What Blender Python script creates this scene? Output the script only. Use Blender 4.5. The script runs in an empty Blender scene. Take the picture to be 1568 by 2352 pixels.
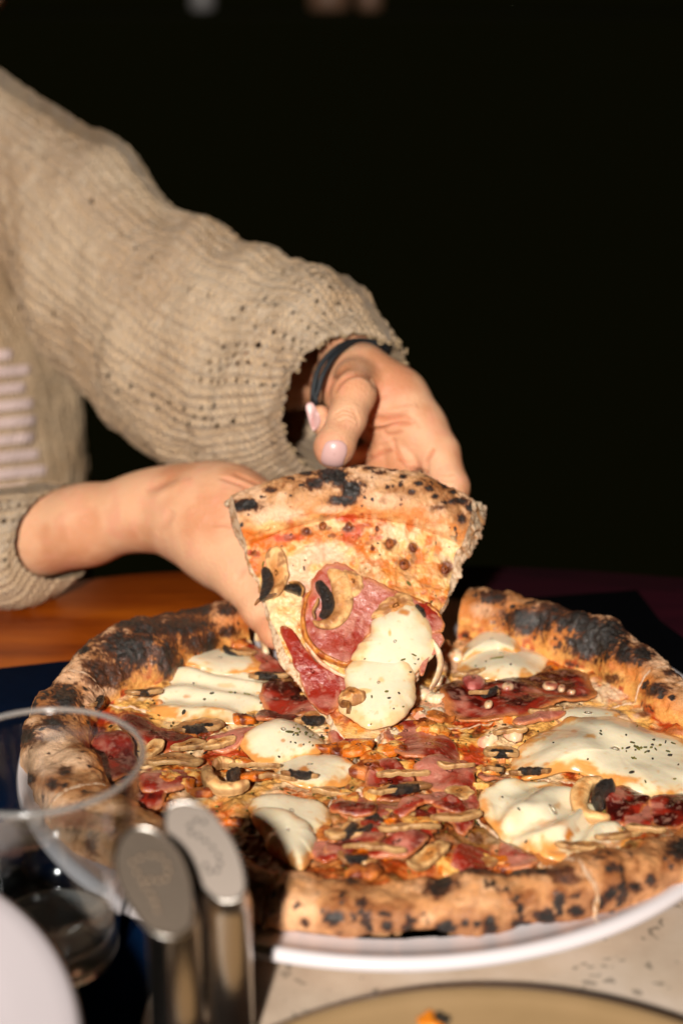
import bpy, math, random
import numpy as np
from mathutils import Vector
from mathutils.bvhtree import BVHTree

random.seed(7); RNG = np.random.default_rng(7)
S = bpy.context.scene
COL = bpy.context.collection

# ------------------------------------------------------------------ camera
F, CX, CY = 3267.0, 784.0, 1176.0          # focal length and centre in photo pixels (photo 1568 x 2352)
PITCH = math.radians(20)
CAM = np.array([0.0, -0.607, 0.351])
FW = np.array([0, math.cos(PITCH), -math.sin(PITCH)])
UP = np.array([0, math.sin(PITCH), math.cos(PITCH)])
RT = np.array([1.0, 0, 0])
cd = bpy.data.cameras.new('camera'); cam = bpy.data.objects.new('camera', cd); COL.objects.link(cam)
cam.location = CAM; cam.rotation_euler = (math.radians(90) - PITCH, 0, 0)
cd.sensor_fit = 'VERTICAL'; cd.sensor_height = 36; cd.sensor_width = 24; cd.lens = 50
cd.clip_start = 0.01; cd.clip_end = 60
cd.dof.use_dof = True; cd.dof.focus_distance = 0.675; cd.dof.aperture_fstop = 4.2; cd.dof.aperture_blades = 9
S.camera = cam
# ------------------------------------------------------------------ world, flash and exposure
w = bpy.data.worlds.new('World'); S.world = w; w.use_nodes = True
bg = w.node_tree.nodes['Background']; bg.inputs[0].default_value = (1.0, 0.95, 0.25, 1); bg.inputs[1].default_value = 0.0026
fl = bpy.data.lights.new('flash', 'AREA'); fl.shape = 'DISK'; fl.size = 0.075; fl.energy = 41; fl.color = (1, .955, .885)
fo = bpy.data.objects.new('flash', fl); COL.objects.link(fo)
fo.location = (-0.20, -1.28, 0.80)
fo.rotation_euler = (Vector((0.0, 0.08, 0.1)) - Vector(fo.location)).to_track_quat('-Z', 'Y').to_euler()
S.view_settings.view_transform = 'Standard'; S.view_settings.look = 'None'; S.view_settings.exposure = 0; S.view_settings.gamma = 1
S.cycles.max_bounces = 8; S.cycles.transparent_max_bounces = 12; S.cycles.caustics_reflective = False; S.cycles.caustics_refractive = False
S.cycles.sample_clamp_indirect = 3; S.cycles.sample_clamp_direct = 12

# ------------------------------------------------------------------ projection helpers
def rd(x, y): return FW + RT * (x - CX) / F - UP * (y - CY) / F
def on_z(x, y, z): d = rd(x, y); return CAM + d * ((z - CAM[2]) / d[2])
def on_y(x, y, Y): d = rd(x, y); return CAM + d * ((Y - CAM[1]) / d[1])
def pj(p):
    v = np.asarray(p, float) - CAM; k = F / (v @ FW)
    return np.stack([CX + (v @ RT) * k, CY - (v @ UP) * k], -1)
def depth(p): return (np.asarray(p) - CAM) @ FW
# ------------------------------------------------------------------ noise
def _h(ix, iy, iz, seed):
    h = (ix.astype(np.int64) * 374761393 + iy.astype(np.int64) * 668265263 + iz.astype(np.int64) * 2147483647 + seed * 1274126177) & 0xffffffff
    h = ((h ^ (h >> 13)) * 1274126177) & 0xffffffff
    h = (h ^ (h >> 16)) & 0xffff
    return h.astype(np.float32) / 32767.5 - 1
def vn(x, y, z=0., seed=0):
    x, y, z = np.broadcast_arrays(np.asarray(x, float), np.asarray(y, float), np.asarray(z, float))
    ix, iy, iz = np.floor(x), np.floor(y), np.floor(z); fx, fy, fz = x - ix, y - iy, z - iz
    fx, fy, fz = [f * f * f * (f * (f * 6 - 15) + 10) for f in (fx, fy, fz)]
    def g(dx, dy, dz): return _h(ix + dx, iy + dy, iz + dz, seed)
    a = g(0,0,0)*(1-fx)+g(1,0,0)*fx; b = g(0,1,0)*(1-fx)+g(1,1,0)*fx
    lo = a*(1-fy)+b*fy
    if not np.any(fz): return lo
    a = g(0,0,1)*(1-fx)+g(1,0,1)*fx; b = g(0,1,1)*(1-fx)+g(1,1,1)*fx
    return lo*(1-fz)+(a*(1-fy)+b*fy)*fz
def fbm(x, y, z=0., sc=1., o=4, seed=0, g=.5):
    s = 0; a = 1; t = 0
    for i in range(o):
        s = s + a * vn(np.asarray(x)*sc, np.asarray(y)*sc, np.asarray(z)*sc, seed + i * 17); t += a; a *= g; sc *= 2.03
    return s / t * 1.5
def ss(a, b, x):
    t = np.clip((np.asarray(x, float) - a) / (b - a), 0, 1); return t * t * (3 - 2 * t)
def lin(r, g, b):
    c = np.array([r, g, b], float) / 255
    return np.where(c <= .04045, c / 12.92, ((c + .055) / 1.055) ** 2.4)
def mix(a, b, m):
    m = np.asarray(m, float)[..., None]; return np.asarray(a) * (1 - m) + np.asarray(b) * m
# ------------------------------------------------------------------ objects
def tag(o, label=None, cat=None, group=None, kind=None):
    if label: o['label'] = label
    if cat: o['category'] = cat
    if group: o['group'] = group
    if kind: o['kind'] = kind
    return o
def empty(name, loc=(0, 0, 0)):
    o = bpy.data.objects.new(name, None); COL.objects.link(o); o.location = loc; o.empty_display_size = .01; return o
def rawmesh(name, V, Q, T=None, col=None, wet=None, uv=None, smooth=True):
    V = np.asarray(V, np.float32); me = bpy.data.meshes.new(name)
    Q = np.zeros((0, 4), int) if Q is None else np.asarray(Q); T = np.zeros((0, 3), int) if T is None else np.asarray(T)
    me.vertices.add(len(V)); me.vertices.foreach_set('co', V.ravel())
    li = np.concatenate([Q.ravel(), T.ravel()]).astype(np.int32)
    me.loops.add(len(li)); me.loops.foreach_set('vertex_index', li)
    n = len(Q) + len(T); me.polygons.add(n)
    st = np.concatenate([np.arange(len(Q)) * 4, len(Q) * 4 + np.arange(len(T)) * 3]).astype(np.int32)
    me.polygons.foreach_set('loop_start', st)
    me.polygons.foreach_set('use_smooth', np.full(n, smooth))
    if uv is not None:
        u = me.uv_layers.new(name='UVMap'); u.data.foreach_set('uv', np.asarray(uv, np.float32)[li].ravel())
    me.update(calc_edges=True); me.validate()
    if col is not None:
        c = np.ones((len(V), 4), np.float32); c[:, :3] = np.clip(col, 0.001, .95)
        a = me.attributes.new('Col', 'FLOAT_COLOR', 'POINT'); a.data.foreach_set('color', c.ravel())
    if wet is not None:
        a = me.attributes.new('Wet', 'FLOAT', 'POINT'); a.data.foreach_set('value', np.broadcast_to(np.asarray(wet, np.float32), (len(V),)).copy())
    return me
def mobj(name, me, mat, parent=None):
    o = bpy.data.objects.new(name, me); COL.objects.link(o)
    if mat: me.materials.append(mat)
    if parent: o.parent = parent; o.matrix_parent_inverse = parent.matrix_world.inverted() if False else o.matrix_parent_inverse
    if parent is not None:
        p = Vector((0, 0, 0)); q = parent
        while q is not None: p += q.location; q = q.parent
        o.location = -p                     # meshes are in world coordinates
    return o
def grid_q(n, m, wrap=False):
    # vertices index i*m + j, i in n rows, j in m columns; wrap closes columns
    i = np.arange(n - 1)[:, None]; j = np.arange(m if wrap else m - 1)[None, :]; j2 = (j + 1) % m
    return np.stack([i*m + j, i*m + j2, (i+1)*m + j2, (i+1)*m + j], -1).reshape(-1, 4)
class MB:
    """collects pieces into one mesh"""
    def __init__(s): s.V = []; s.Q = []; s.T = []; s.C = []; s.W = []; s.n = 0
    def add(s, V, Q=None, T=None, col=None, wet=None):
        V = np.asarray(V, float)
        s.V.append(V)
        if Q is not None and len(Q): s.Q.append(np.asarray(Q) + s.n)
        if T is not None and len(T): s.T.append(np.asarray(T) + s.n)
        s.C.append(np.broadcast_to(np.array([.5, .5, .5]) if col is None else col, (len(V), 3))); s.W.append(np.broadcast_to(np.asarray(.3 if wet is None else wet, float), (len(V),)))
        s.n += len(V)
    def build(s, name, mat, parent=None, smooth=True):
        me = rawmesh(name, np.concatenate(s.V), np.concatenate(s.Q) if s.Q else None, np.concatenate(s.T) if s.T else None, np.concatenate(s.C), np.concatenate(s.W), smooth=smooth)
        return mobj(name, me, mat, parent)
def lathe(prof, n=96, c=(0, 0, 0), wob=None):
    prof = np.asarray(prof, float); th = np.linspace(0, 2*np.pi, n, endpoint=False)
    V = np.stack([prof[:, 0][:, None]*np.cos(th), prof[:, 0][:, None]*np.sin(th), np.broadcast_to(prof[:, 1][:, None], (len(prof), n))], -1).reshape(-1, 3) + np.asarray(c)
    return V, grid_q(len(prof), n, True)
def crom(P, n, closed=True):
    """Catmull-Rom curve through P resampled to n points evenly"""
    P = np.asarray(P, float); k = len(P)
    if closed: idx = lambda i: P[i % k]; segs = k
    else: idx = lambda i: P[min(max(i, 0), k-1)]; segs = k - 1
    out = []
    for i in range(segs):
        p0, p1, p2, p3 = idx(i-1), idx(i), idx(i+1), idx(i+2)
        for t in np.linspace(0, 1, 16, endpoint=False):
            out.append(.5*((2*p1)+(-p0+p2)*t+(2*p0-5*p1+4*p2-p3)*t*t+(-p0+3*p1-3*p2+p3)*t**3))
    if not closed: out.append(P[-1])
    out = np.array(out); q = np.vstack([out, out[:1]]) if closed else out
    L = np.concatenate([[0], np.cumsum(np.linalg.norm(np.diff(q, axis=0), axis=1))])
    t = np.linspace(0, L[-1], n, endpoint=not closed)
    return np.stack([np.interp(t, L, q[:, i]) for i in range(q.shape[1])], -1)
# ------------------------------------------------------------------ materials
def nt(name):
    m = bpy.data.materials.new(name); m.use_nodes = True; t = m.node_tree; b = t.nodes['Principled BSDF']; return m, t, b
def tex_noise(t, scale, detail=4, vec=None, rough=.55):
    n = t.nodes.new('ShaderNodeTexNoise'); n.inputs['Scale'].default_value = scale; n.inputs['Detail'].default_value = detail; n.inputs['Roughness'].default_value = rough
    if vec is not None: t.links.new(vec, n.inputs['Vector'])
    return n
def ramp(t, fac, stops):
    r = t.nodes.new('ShaderNodeValToRGB'); t.links.new(fac, r.inputs[0]); e = r.color_ramp.elements
    while len(e) < len(stops): e.new(.5)
    for k, (p, c) in zip(e, stops): k.position = p; k.color = (*c, 1)
    return r
def bump(t, b, height, dist, strength=1., prev=None):
    n = t.nodes.new('ShaderNodeBump'); n.inputs['Distance'].default_value = dist; n.inputs['Strength'].default_value = strength
    t.links.new(height, n.inputs['Height'])
    if prev: t.links.new(prev.outputs[0], n.inputs['Normal'])
    t.links.new(n.outputs[0], b.inputs['Normal']); return n
def math_n(t, op, a, b=None, clamp=False):
    n = t.nodes.new('ShaderNodeMath'); n.operation = op; n.use_clamp = clamp
    for i, v in enumerate((a, b)):
        if v is None: continue
        if isinstance(v, (int, float)): n.inputs[i].default_value = v
        else: t.links.new(v, n.inputs[i])
    return n.outputs[0]
def simple(name, rgb, rough=.5, metal=0, spec=.5, coat=0, bumps=None, var=None):
    m, t, b = nt(name); b.inputs['Base Color'].default_value = (*rgb, 1); b.inputs['Roughness'].default_value = rough; b.inputs['Metallic'].default_value = metal
    b.inputs['Specular IOR Level'].default_value = spec; b.inputs['Coat Weight'].default_value = coat
    tc = t.nodes.new('ShaderNodeTexCoord')
    if var:
        n = tex_noise(t, var[0], 5, tc.outputs['Object']); r = ramp(t, n.outputs[0], [(.3, rgb), (.7, var[1])]); t.links.new(r.outputs[0], b.inputs['Base Color'])
    if bumps:
        n = tex_noise(t, bumps[0], 5, tc.outputs['Object']); bump(t, b, n.outputs[0], bumps[1])
    return m
def food_mat(name, sss=.0, sscale=.003, b1=(900, .0006), b2=(3500, .0002), var=.25, spec=.5):
    m, t, b = nt(name)
    tc = t.nodes.new('ShaderNodeTexCoord'); at = t.nodes.new('ShaderNodeAttribute'); at.attribute_name = 'Col'
    aw = t.nodes.new('ShaderNodeAttribute'); aw.attribute_name = 'Wet'
    n1 = tex_noise(t, b1[0], 4, tc.outputs['Object']); n2 = tex_noise(t, b2[0], 3, tc.outputs['Object'])
    mp = t.nodes.new('ShaderNodeMapRange'); t.links.new(n2.outputs[0], mp.inputs[0]); mp.inputs[1].default_value = .3; mp.inputs[2].default_value = .7; mp.inputs[3].default_value = 1 - var; mp.inputs[4].default_value = 1 + var
    mx = t.nodes.new('ShaderNodeVectorMath'); mx.operation = 'SCALE'; t.links.new(at.outputs['Color'], mx.inputs[0]); t.links.new(mp.outputs[0], mx.inputs['Scale'])
    t.links.new(mx.outputs[0], b.inputs['Base Color'])
    ro = t.nodes.new('ShaderNodeMapRange'); t.links.new(aw.outputs['Fac'], ro.inputs[0]); ro.inputs[3].default_value = .8; ro.inputs[4].default_value = .26
    t.links.new(ro.outputs[0], b.inputs['Roughness'])
    cw = math_n(t, 'MULTIPLY', aw.outputs['Fac'], .8); t.links.new(cw, b.inputs['Coat Weight']); b.inputs['Coat Roughness'].default_value = .08
    b.inputs['Specular IOR Level'].default_value = spec
    if sss:
        b.inputs['Subsurface Weight'].default_value = sss; b.inputs['Subsurface Radius'].default_value = (1, .5, .25); b.inputs['Subsurface Scale'].default_value = sscale
    p = bump(t, b, n1.outputs[0], b1[1]); bump(t, b, n2.outputs[0], b2[1], prev=p)
    t.links.new(p.outputs[0], b.inputs['Coat Normal'])
    return m
M = {}
M['pizza'] = food_mat('baked_cheese_and_dough', sss=.12, sscale=.002, b1=(520, .0007), b2=(1900, .0004), var=.16)
M['crumb'] = food_mat('bread_crumb', b1=(500, .003), b2=(1800, .0012))
M['mozz'] = food_mat('mozzarella', sss=.35, sscale=.004, b1=(90, .0003), b2=(500, .00003), var=.02)
M['ham'] = food_mat('cured_ham', sss=.15, sscale=.003, b1=(420, .0006), b2=(2000, .00025), var=.12)
M['mush'] = food_mat('mushroom', sss=.12, sscale=.002, b1=(500, .0005), b2=(2400, .0003), var=.14)
M['gill'] = food_mat('dark_gills', b1=(900, .002), b2=(2800, .0008), var=.4, spec=.6)
M['herb'] = food_mat('dried_herb', b1=(1500, .0004), b2=(3000, .0002))
# ================================================================== table and mat, each with a shade-coloured right part, slab, room
def wood(name, cols, rough=.35):
    m, t, b = nt(name); tc = t.nodes.new('ShaderNodeTexCoord'); mp = t.nodes.new('ShaderNodeMapping')
    mp.inputs['Scale'].default_value = (2.2, 14, 8); mp.inputs['Rotation'].default_value = (0, 0, math.radians(-12)); t.links.new(tc.outputs['Object'], mp.inputs[0])
    n = tex_noise(t, 2.2, 6, mp.outputs[0], .6); r = ramp(t, n.outputs[0], [(.32, cols[0]), (.5, cols[1]), (.68, cols[2])])
    t.links.new(r.outputs[0], b.inputs['Base Color']); b.inputs['Roughness'].default_value = rough; b.inputs['Specular IOR Level'].default_value = .3
    n2 = tex_noise(t, 30, 4, mp.outputs[0]); bump(t, b, n2.outputs[0], .0004); return m
M['wood'] = wood('orange_brown_wood', [lin(105, 38, 4), lin(150, 68, 8), lin(182, 92, 12)])
M['wood_shade'] = wood('wood_painted_shade', [tuple(lin(34, 4, 14)), tuple(lin(44, 6, 18)), tuple(lin(56, 10, 22))], .5)  # shade over the table's right part, put into a maroon wood colour
def prism(mb, poly, z0, z1, bev=.002, col=None):
    """flat slab with a small bevel from an outline"""
    poly = np.asarray(poly, float); n = len(poly); c = poly.mean(0)
    def off(d):
        e = np.roll(poly, -1, 0) - poly; e /= np.linalg.norm(e, axis=1)[:, None]; nr = np.stack([e[:, 1], -e[:, 0]], -1)
        m = nr + np.roll(nr, 1, 0); m /= (m * m).sum(1)[:, None] / 2; return poly - m * d
    rings = [(off(0), z0), (off(0), z1 - bev), (off(bev*.4), z1 - bev*.4), (off(bev), z1)]
    V = np.concatenate([np.column_stack([p, np.full(n, z)]) for p, z in rings] + [[[c[0], c[1], z1], [c[0], c[1], z0]]])
    T = [[3*n + i, 3*n + (i+1) % n, 4*n] for i in range(n)] + [[(i+1) % n, i, 4*n + 1] for i in range(n)]
    mb.add(V, grid_q(4, n, True), T, col)
# far edge of the wooden table is slightly rounded
def arc_edge(pts, n=40): return crom(pts, n, closed=False)
tab = empty('wooden_table', (-.1, 0, -.72)); tag(tab, 'orange brown wooden tabletop with grain behind the charred left crust', 'table')
far = arc_edge([(.055, .267), (-.106, .258), (-.18, .240), (-.32, .19), (-.5, .08), (-.62, -.1)], 50)
poly = np.vstack([[[.055, -.62], ], far, [[-.62, -.62]]])
mb = MB(); prism(mb, poly, -.034, -.004, .004); mb.build('tabletop', M['wood'], tab)
tab2 = empty('table_painted_shade', (.3, 0, -.72)); tag(tab2, 'right part of the tabletop with its shade coloured dark maroon, behind the right pizza crust', 'table')  # added second table, stands in for the shaded right part of the wooden one
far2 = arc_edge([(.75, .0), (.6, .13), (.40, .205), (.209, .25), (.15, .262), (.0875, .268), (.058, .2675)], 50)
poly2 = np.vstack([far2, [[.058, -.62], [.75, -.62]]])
mb = MB(); prism(mb, poly2, -.034, -.004, .004); mb.build('tabletop', M['wood_shade'], tab2)  # added top, stands in for the shaded right part of the wooden tabletop
for par, mt, legs in ((tab, M['wood'], [(-.5, -.5), (-.1, -.5), (-.08, .18), (-.3, .12)]), (tab2, M['wood_shade'], [(.13, -.5), (.6, -.5), (.13, .18), (.5, .08)])):
    for lx, ly in legs:
        mb = MB(); V, Q = lathe([(.001, -.72), (.02, -.72), (.024, -.4), (.03, -.034), (.001, -.034)], 20, (lx, ly, 0)); mb.add(V, Q); mb.build('leg', mt, par)
# woven dark blue mat under the plate
def weave(name, c1, c2, sc=900):
    m, t, b = nt(name); tc = t.nodes.new('ShaderNodeTexCoord')
    wv = t.nodes.new('ShaderNodeTexChecker'); wv.inputs['Scale'].default_value = sc; t.links.new(tc.outputs['Object'], wv.inputs['Vector'])
    wv.inputs[1].default_value = (*c1, 1); wv.inputs[2].default_value = (*c2, 1); n = tex_noise(t, 60, 5, tc.outputs['Object'])
    mx = t.nodes.new('ShaderNodeMix'); mx.data_type = 'RGBA'; mx.inputs[0].default_value = .5
    t.links.new(wv.outputs[0], mx.inputs[6]); r = ramp(t, n.outputs[0], [(.3, c1), (.7, c2)]); t.links.new(r.outputs[0], mx.inputs[7]); t.links.new(mx.outputs[2], b.inputs['Base Color'])
    b.inputs['Roughness'].default_value = .9; b.inputs['Specular IOR Level'].default_value = .03; bump(t, b, n.outputs[0], .0005); return m
M['mat'] = weave('navy_mat_cloth', lin(1, 13, 32), lin(2, 22, 48))
M['mat_shade'] = weave('mat_cloth_painted_shade', lin(3, 3, 5), lin(5, 5, 8))  # navy mat's shaded right part, its darkness put into the cloth colour
def mat_obj(name, poly, z0, z1, mt, lab, cat):
    mb = MB(); prism(mb, poly, z0, z1, .0008); o = mb.build(name, mt); tag(o, lab, cat); return o
mat_obj('placemat', [(-.50, -.46), (.045, -.40), (.045, .165), (-.163, .1145), (-.202, .104), (-.50, .020)], -.0038, -.001, M['mat'], 'navy blue cloth placemat under the left side of the pizza plate', 'placemat')
mat_obj('placemat', [(.048, -.40), (.40, -.36), (.262, -.03), (.191, .171), (.186, .218), (.046, .192)], -.0038, -.001, M['mat_shade'], 'right part of the placemat with its shade coloured black, corner showing behind the right crust', 'placemat')
# pale speckled stone slab in front
def stone():
    m, t, b = nt('pale_speckled_stone'); tc = t.nodes.new('ShaderNodeTexCoord')
    n = tex_noise(t, 14, 8, tc.outputs['Object'], .62); r = ramp(t, n.outputs[0], [(.3, lin(172, 146, 124)), (.5, lin(200, 178, 156)), (.7, lin(216, 198, 182))])
    n3 = tex_noise(t, 6, 4, tc.outputs['Object']); 
    v = t.nodes.new('ShaderNodeTexVoronoi'); v.inputs['Scale'].default_value = 95; v.inputs['Randomness'].default_value = 1
    ad = t.nodes.new('ShaderNodeVectorMath'); ad.operation = 'ADD'; sc = t.nodes.new('ShaderNodeVectorMath'); sc.operation = 'SCALE'; sc.inputs['Scale'].default_value = .06
    n4 = tex_noise(t, 40, 3, tc.outputs['Object']); t.links.new(n4.outputs['Color'], sc.inputs[0]); t.links.new(tc.outputs['Object'], ad.inputs[0]); t.links.new(sc.outputs[0], ad.inputs[1]); t.links.new(ad.outputs[0], v.inputs['Vector'])
    sp = math_n(t, 'LESS_THAN', v.outputs['Distance'], .23); n5 = tex_noise(t, 11, 2, tc.outputs['Object']); gate = math_n(t, 'GREATER_THAN', n5.outputs[0], .42); f = math_n(t, 'MULTIPLY', sp, gate); f = math_n(t, 'MULTIPLY', f, .6)
    mx = t.nodes.new('ShaderNodeMix'); mx.data_type = 'RGBA'; t.links.new(f, mx.inputs[0]); t.links.new(r.outputs[0], mx.inputs[6]); mx.inputs[7].default_value = (*lin(92, 84, 74), 1)
    t.links.new(mx.outputs[2], b.inputs['Base Color']); b.inputs['Roughness'].default_value = .45; bump(t, b, n.outputs[0], .0006); return m
M['stone'] = stone()
mb = MB(); prism(mb, [(-.088, -.56), (.42, -.56), (.42, -.05), (.15, -.045), (-.069, -.118)], -.0009, .0028, .001)
tag(mb.build('stone_slab', M['stone']), 'pale speckled stone slab under the front right of the pizza plate', 'slab')
# dark room
M['dark'] = simple('dark_floor', (.003, .0028, .0012), .8, bumps=(3, .01)); M['darkwall'] = simple('dark_shelf', (.012, .011, .004), .95, spec=.1, bumps=(2, .01))
mb = MB(); prism(mb, [(-2, -2), (2, -2), (2, 1.3), (-2, 1.3)], -.8, -.72, .01); tag(mb.build('floor', M['dark']), kind='structure')
# ================================================================== plate
PC = np.array([.013, 0, 0])
M['china'] = simple('white_china', lin(212, 202, 202), .18, spec=.5, coat=.2, bumps=(25, .0003))
prof = [(.0005, .001), (.098, .001), (.104, .0022), (.106, .0032), (.14, .006), (.163, .0088), (.1675, .0095), (.1705, .0108), (.1712, .0125), (.170, .0142), (.1672, .0146), (.164, .0134), (.158, .0098), (.150, .0078), (.12, .0066), (.0005, .0062)]
prof = crom(prof, 70, closed=False)
prof = prof * np.array([1.018, 1]); V, Q = lathe(prof, 240, (.0200, .003, 0)); mb = MB(); mb.add(V, Q); pl = mb.build('plate', M['china']); tag(pl, 'large round white plate under the sliced pizza', 'plate')
# ================================================================== pizza: fields
Z0 = .0130
def zc(x, y): return .0021*fbm(x, y, 0, 42, 2, 3) + .0011*fbm(x, y, 0, 150, 2, 5) + .00055*fbm(x, y, 0, 480, 2, 9)
CREAM, BUTTER, ORANGE, TOMATO, BROWN, DARK = lin(242, 204, 154), lin(238, 176, 92), lin(214, 108, 18), lin(165, 40, 8), lin(104, 42, 8), lin(36, 22, 10)
def cheese_col(x, y, off=0., red=0.):
    a = fbm(x, y, off, 60, 3, 21); b = fbm(x, y, off, 95, 3, 22); c = fbm(x, y, off, 260, 3, 23); d = fbm(x, y, off, 620, 2, 24)
    col = mix(CREAM, BUTTER, ss(-.6, .3, b + .3*c))
    col = mix(col, ORANGE, ss(-.2 - red, .6 - red, a + .4*c + .25*d))
    col = mix(col, TOMATO, ss(.35 - red, .7 - red, a + .5*c + .15*d) * .85)
    col = mix(col, BROWN, ss(.5, .85, b + .5*c) * .8)
    return col
CR_TAN, CR_PALE, CR_BRN, CR_ORG, CHAR = lin(206, 150, 100), lin(232, 186, 148), lin(142, 84, 36), lin(214, 122, 38), lin(24, 17, 12)
def crust_col(P, phi, q, chars, pales, brown=0.):
    """P world, phi profile angle (pi inner .. -pi/2 tucked), q projected px"""
    x, y, z = P[:, 0], P[:, 1], P[:, 2]
    a = fbm(x, y, z, 60, 3, 31); b = fbm(x, y, z, 190, 3, 32); c = fbm(x, y, z, 560, 3, 33); d = fbm(x, y, z, 1300, 2, 34)
    col = mix(CR_TAN, CR_BRN, ss(-.15 - brown, .75 - brown, a + .45*b + .25*c))
    col = mix(col, CR_PALE, ss(.0, .6, -a + .35*b + .2*c) * .75)
    col = mix(col, CR_PALE, (ss(.9, .2, phi) * ss(-1.3, -.3, phi)) * .25)
    inner = ss(1.7, 2.6, phi + .25*b)
    col = mix(col, CR_ORG, inner * .8); col = mix(col, mix(BUTTER, TOMATO, ss(-.1, .5, b)), ss(2.5, 3.1, phi + .25*c) * .8)
    for (px, py, rx, ry, s) in pales:
        m = ss(1.2, .4, np.hypot((q[:, 0]-px)/rx, (q[:, 1]-py)/ry) + .25*b) * s; col = mix(col, CR_PALE, m)
    k = np.zeros(len(P)); halo = np.zeros(len(P))
    for (px, py, rx, ry, s) in chars:
        dd = np.hypot((q[:, 0]-px)/rx, (q[:, 1]-py)/ry)
        k = np.maximum(k, (ss(1.5, .3, dd + .45*b + .42*c + .25*d)) * s); halo = np.maximum(halo, ss(2.1, .6, dd + .5*b + .3*c) * min(1, s))
    k = np.maximum(k, ss(.62, .8, b + .35*a + .3*c) * .8)
    col = mix(col, CR_BRN, halo * .75)
    kk = np.clip(k + .35*k*(c + .6*d), 0, 1)
    g_ = fbm(x, y, z, 900, 3, 37); col = mix(col, lin(92, 46, 16), ss(.1, .5, kk)); col = mix(col, CHAR, ss(.35, .95, kk + .22*g_)); col = mix(col, lin(96, 86, 76), ss(.25, .6, g_)*ss(.5, 1., kk)*.3)
    col = col * (1 + .12*d)[:, None]
    return col, kk
def paint(col, q, spots, x, y):
    n = fbm(x, y, 0, 330, 3, 41); n2 = fbm(x, y, 0, 90, 2, 43)
    for (px, py, rx, ry, c, s) in spots:
        dd = np.hypot((q[:, 0]-px)/rx, (q[:, 1]-py)/ry)
        near = dd < 2.2
        m = np.zeros(len(q)); m[near] = ss(1.35, .5, dd[near] + .42*n[near] + .3*n2[near]) * s
        col = mix(col, c, m)
    return col

def slab(cols, nr, nphi, Ro, cw, hc, loc, world, colourer, bottom=.0055, flare=(0, 0), top0=0., h0=.0, zf=None, dis=(1., 1.), r0=.0):
    """dough wedge. cols columns; Ro, cw, hc per column; loc(col index array, r) -> local a,b ; world(a,b,h) -> xyz"""
    n = cols; j = np.arange(n)
    ac = cw / 2; rc = Ro - ac; Rin = Ro - cw
    t = np.linspace(0, 1, nr); phis = np.linspace(np.pi, -.5*np.pi, nphi + 1)[1:]
    R = []; H = []; PH = []; K = []
    for tt in t:
        r = r0 + (Rin - r0)*tt; a, b = loc(j, r); R.append(r); H.append(h0 + zf(a, b)*ss(0, .12, tt)*1 + .0012*ss(.9, 1., tt)); PH.append(np.full(n, 4.)); K.append(np.zeros(n))
    for ph in phis:
        c, s = math.cos(ph), math.sin(ph); c = math.copysign(abs(c)**.85, c); s = math.copysign(abs(s)**.8, s)
        r = rc + ac*c; h = h0 + (hc*s if s > 0 else bottom*s)
        R.append(r + 0*j); H.append(h + 0*j); PH.append(np.full(n, ph)); K.append(np.ones(n))
    R = np.array(R); H = np.array(H); PH = np.array(PH); K = np.array(K)
    A, B = loc(np.broadcast_to(j, R.shape), R)
    # lumps on the crust, along the profile normal
    nx, nh = np.cos(PH), np.sin(PH)
    lump = dis[0]*(.0026*fbm(A, B, H, 48, 2, 51) + .0008*fbm(A, B, H, 150, 2, 52)) + dis[1]*(.00055*fbm(A, B, H, 420, 3, 53))
    lump = lump * K * ss(np.pi, 2.6, PH) * ss(-1.5, -.9, PH)
    R = R + nx*lump; H = H + nh*lump
    A, B = loc(np.broadcast_to(j, R.shape), R)
    W = world(A, B, H); q = pj(W)
    return A, B, H, W, q, PH, K
def close_slab(mb, A, B, H, W, col, wet, world, hb, flare, rough=.0007, PHm=None, nrow=6):
    n, m = A.shape
    mb.add(W.reshape(-1, 3), grid_q(n, m)[:, ::-1], None, col, wet)
    # cut faces left / right with torn bread
    for side, (jj, sg) in enumerate(((0, -1), (m - 1, 1))):
        if flare[side] is None: continue
        a, b, h = A[:, jj], B[:, jj], H[:, jj]
        jn = 1 if jj == 0 else m - 2
        da = a - A[:, jn]; db = b - B[:, jn]; L = np.hypot(da, db) + 1e-9; da, db = da/L, db/L
        V = []; C = []
        for k in range(nrow + 1):
            f = k / nrow; hh = h*(1-f) + np.minimum(h, hb)*f
            o = flare[side](b, a) * f + rough*fbm(a, b, hh, 330, 3, 61+side)*(1 - (k == 0)) * (1 + 2.2*ss(.003, .009, flare[side](b, a)))
            V.append(world(a + da*o, b + db*o, hh))
            nn = fbm(a, b, hh, 500, 3, 62); cc = mix(lin(238, 204, 168), lin(186, 130, 78), ss(-.2, .7, nn)); cc = mix(cc, BROWN, ss(.88, 1., f)*.7)
            if k == 0: cc = mix(cc, BROWN, .5)
            C.append(cc)
        Q = grid_q(nrow + 1, n)
        mb.add(np.array(V).reshape(-1, 3), Q if side == 0 else Q[:, ::-1], None, np.array(C).reshape(-1, 3), .15)
    # underside
    st = max(1, n // 40); idx = list(range(0, n, st)) + [n-1]; V = world(A[idx], B[idx], np.minimum(H[idx], hb))
    nn = fbm(A[idx].ravel(), B[idx].ravel(), 0, 150, 3, 63); mb.add(V.reshape(-1, 3), grid_q(len(idx), m), None, mix(lin(216, 160, 108), DARK, ss(.2, .7, nn)), .1)

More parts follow.
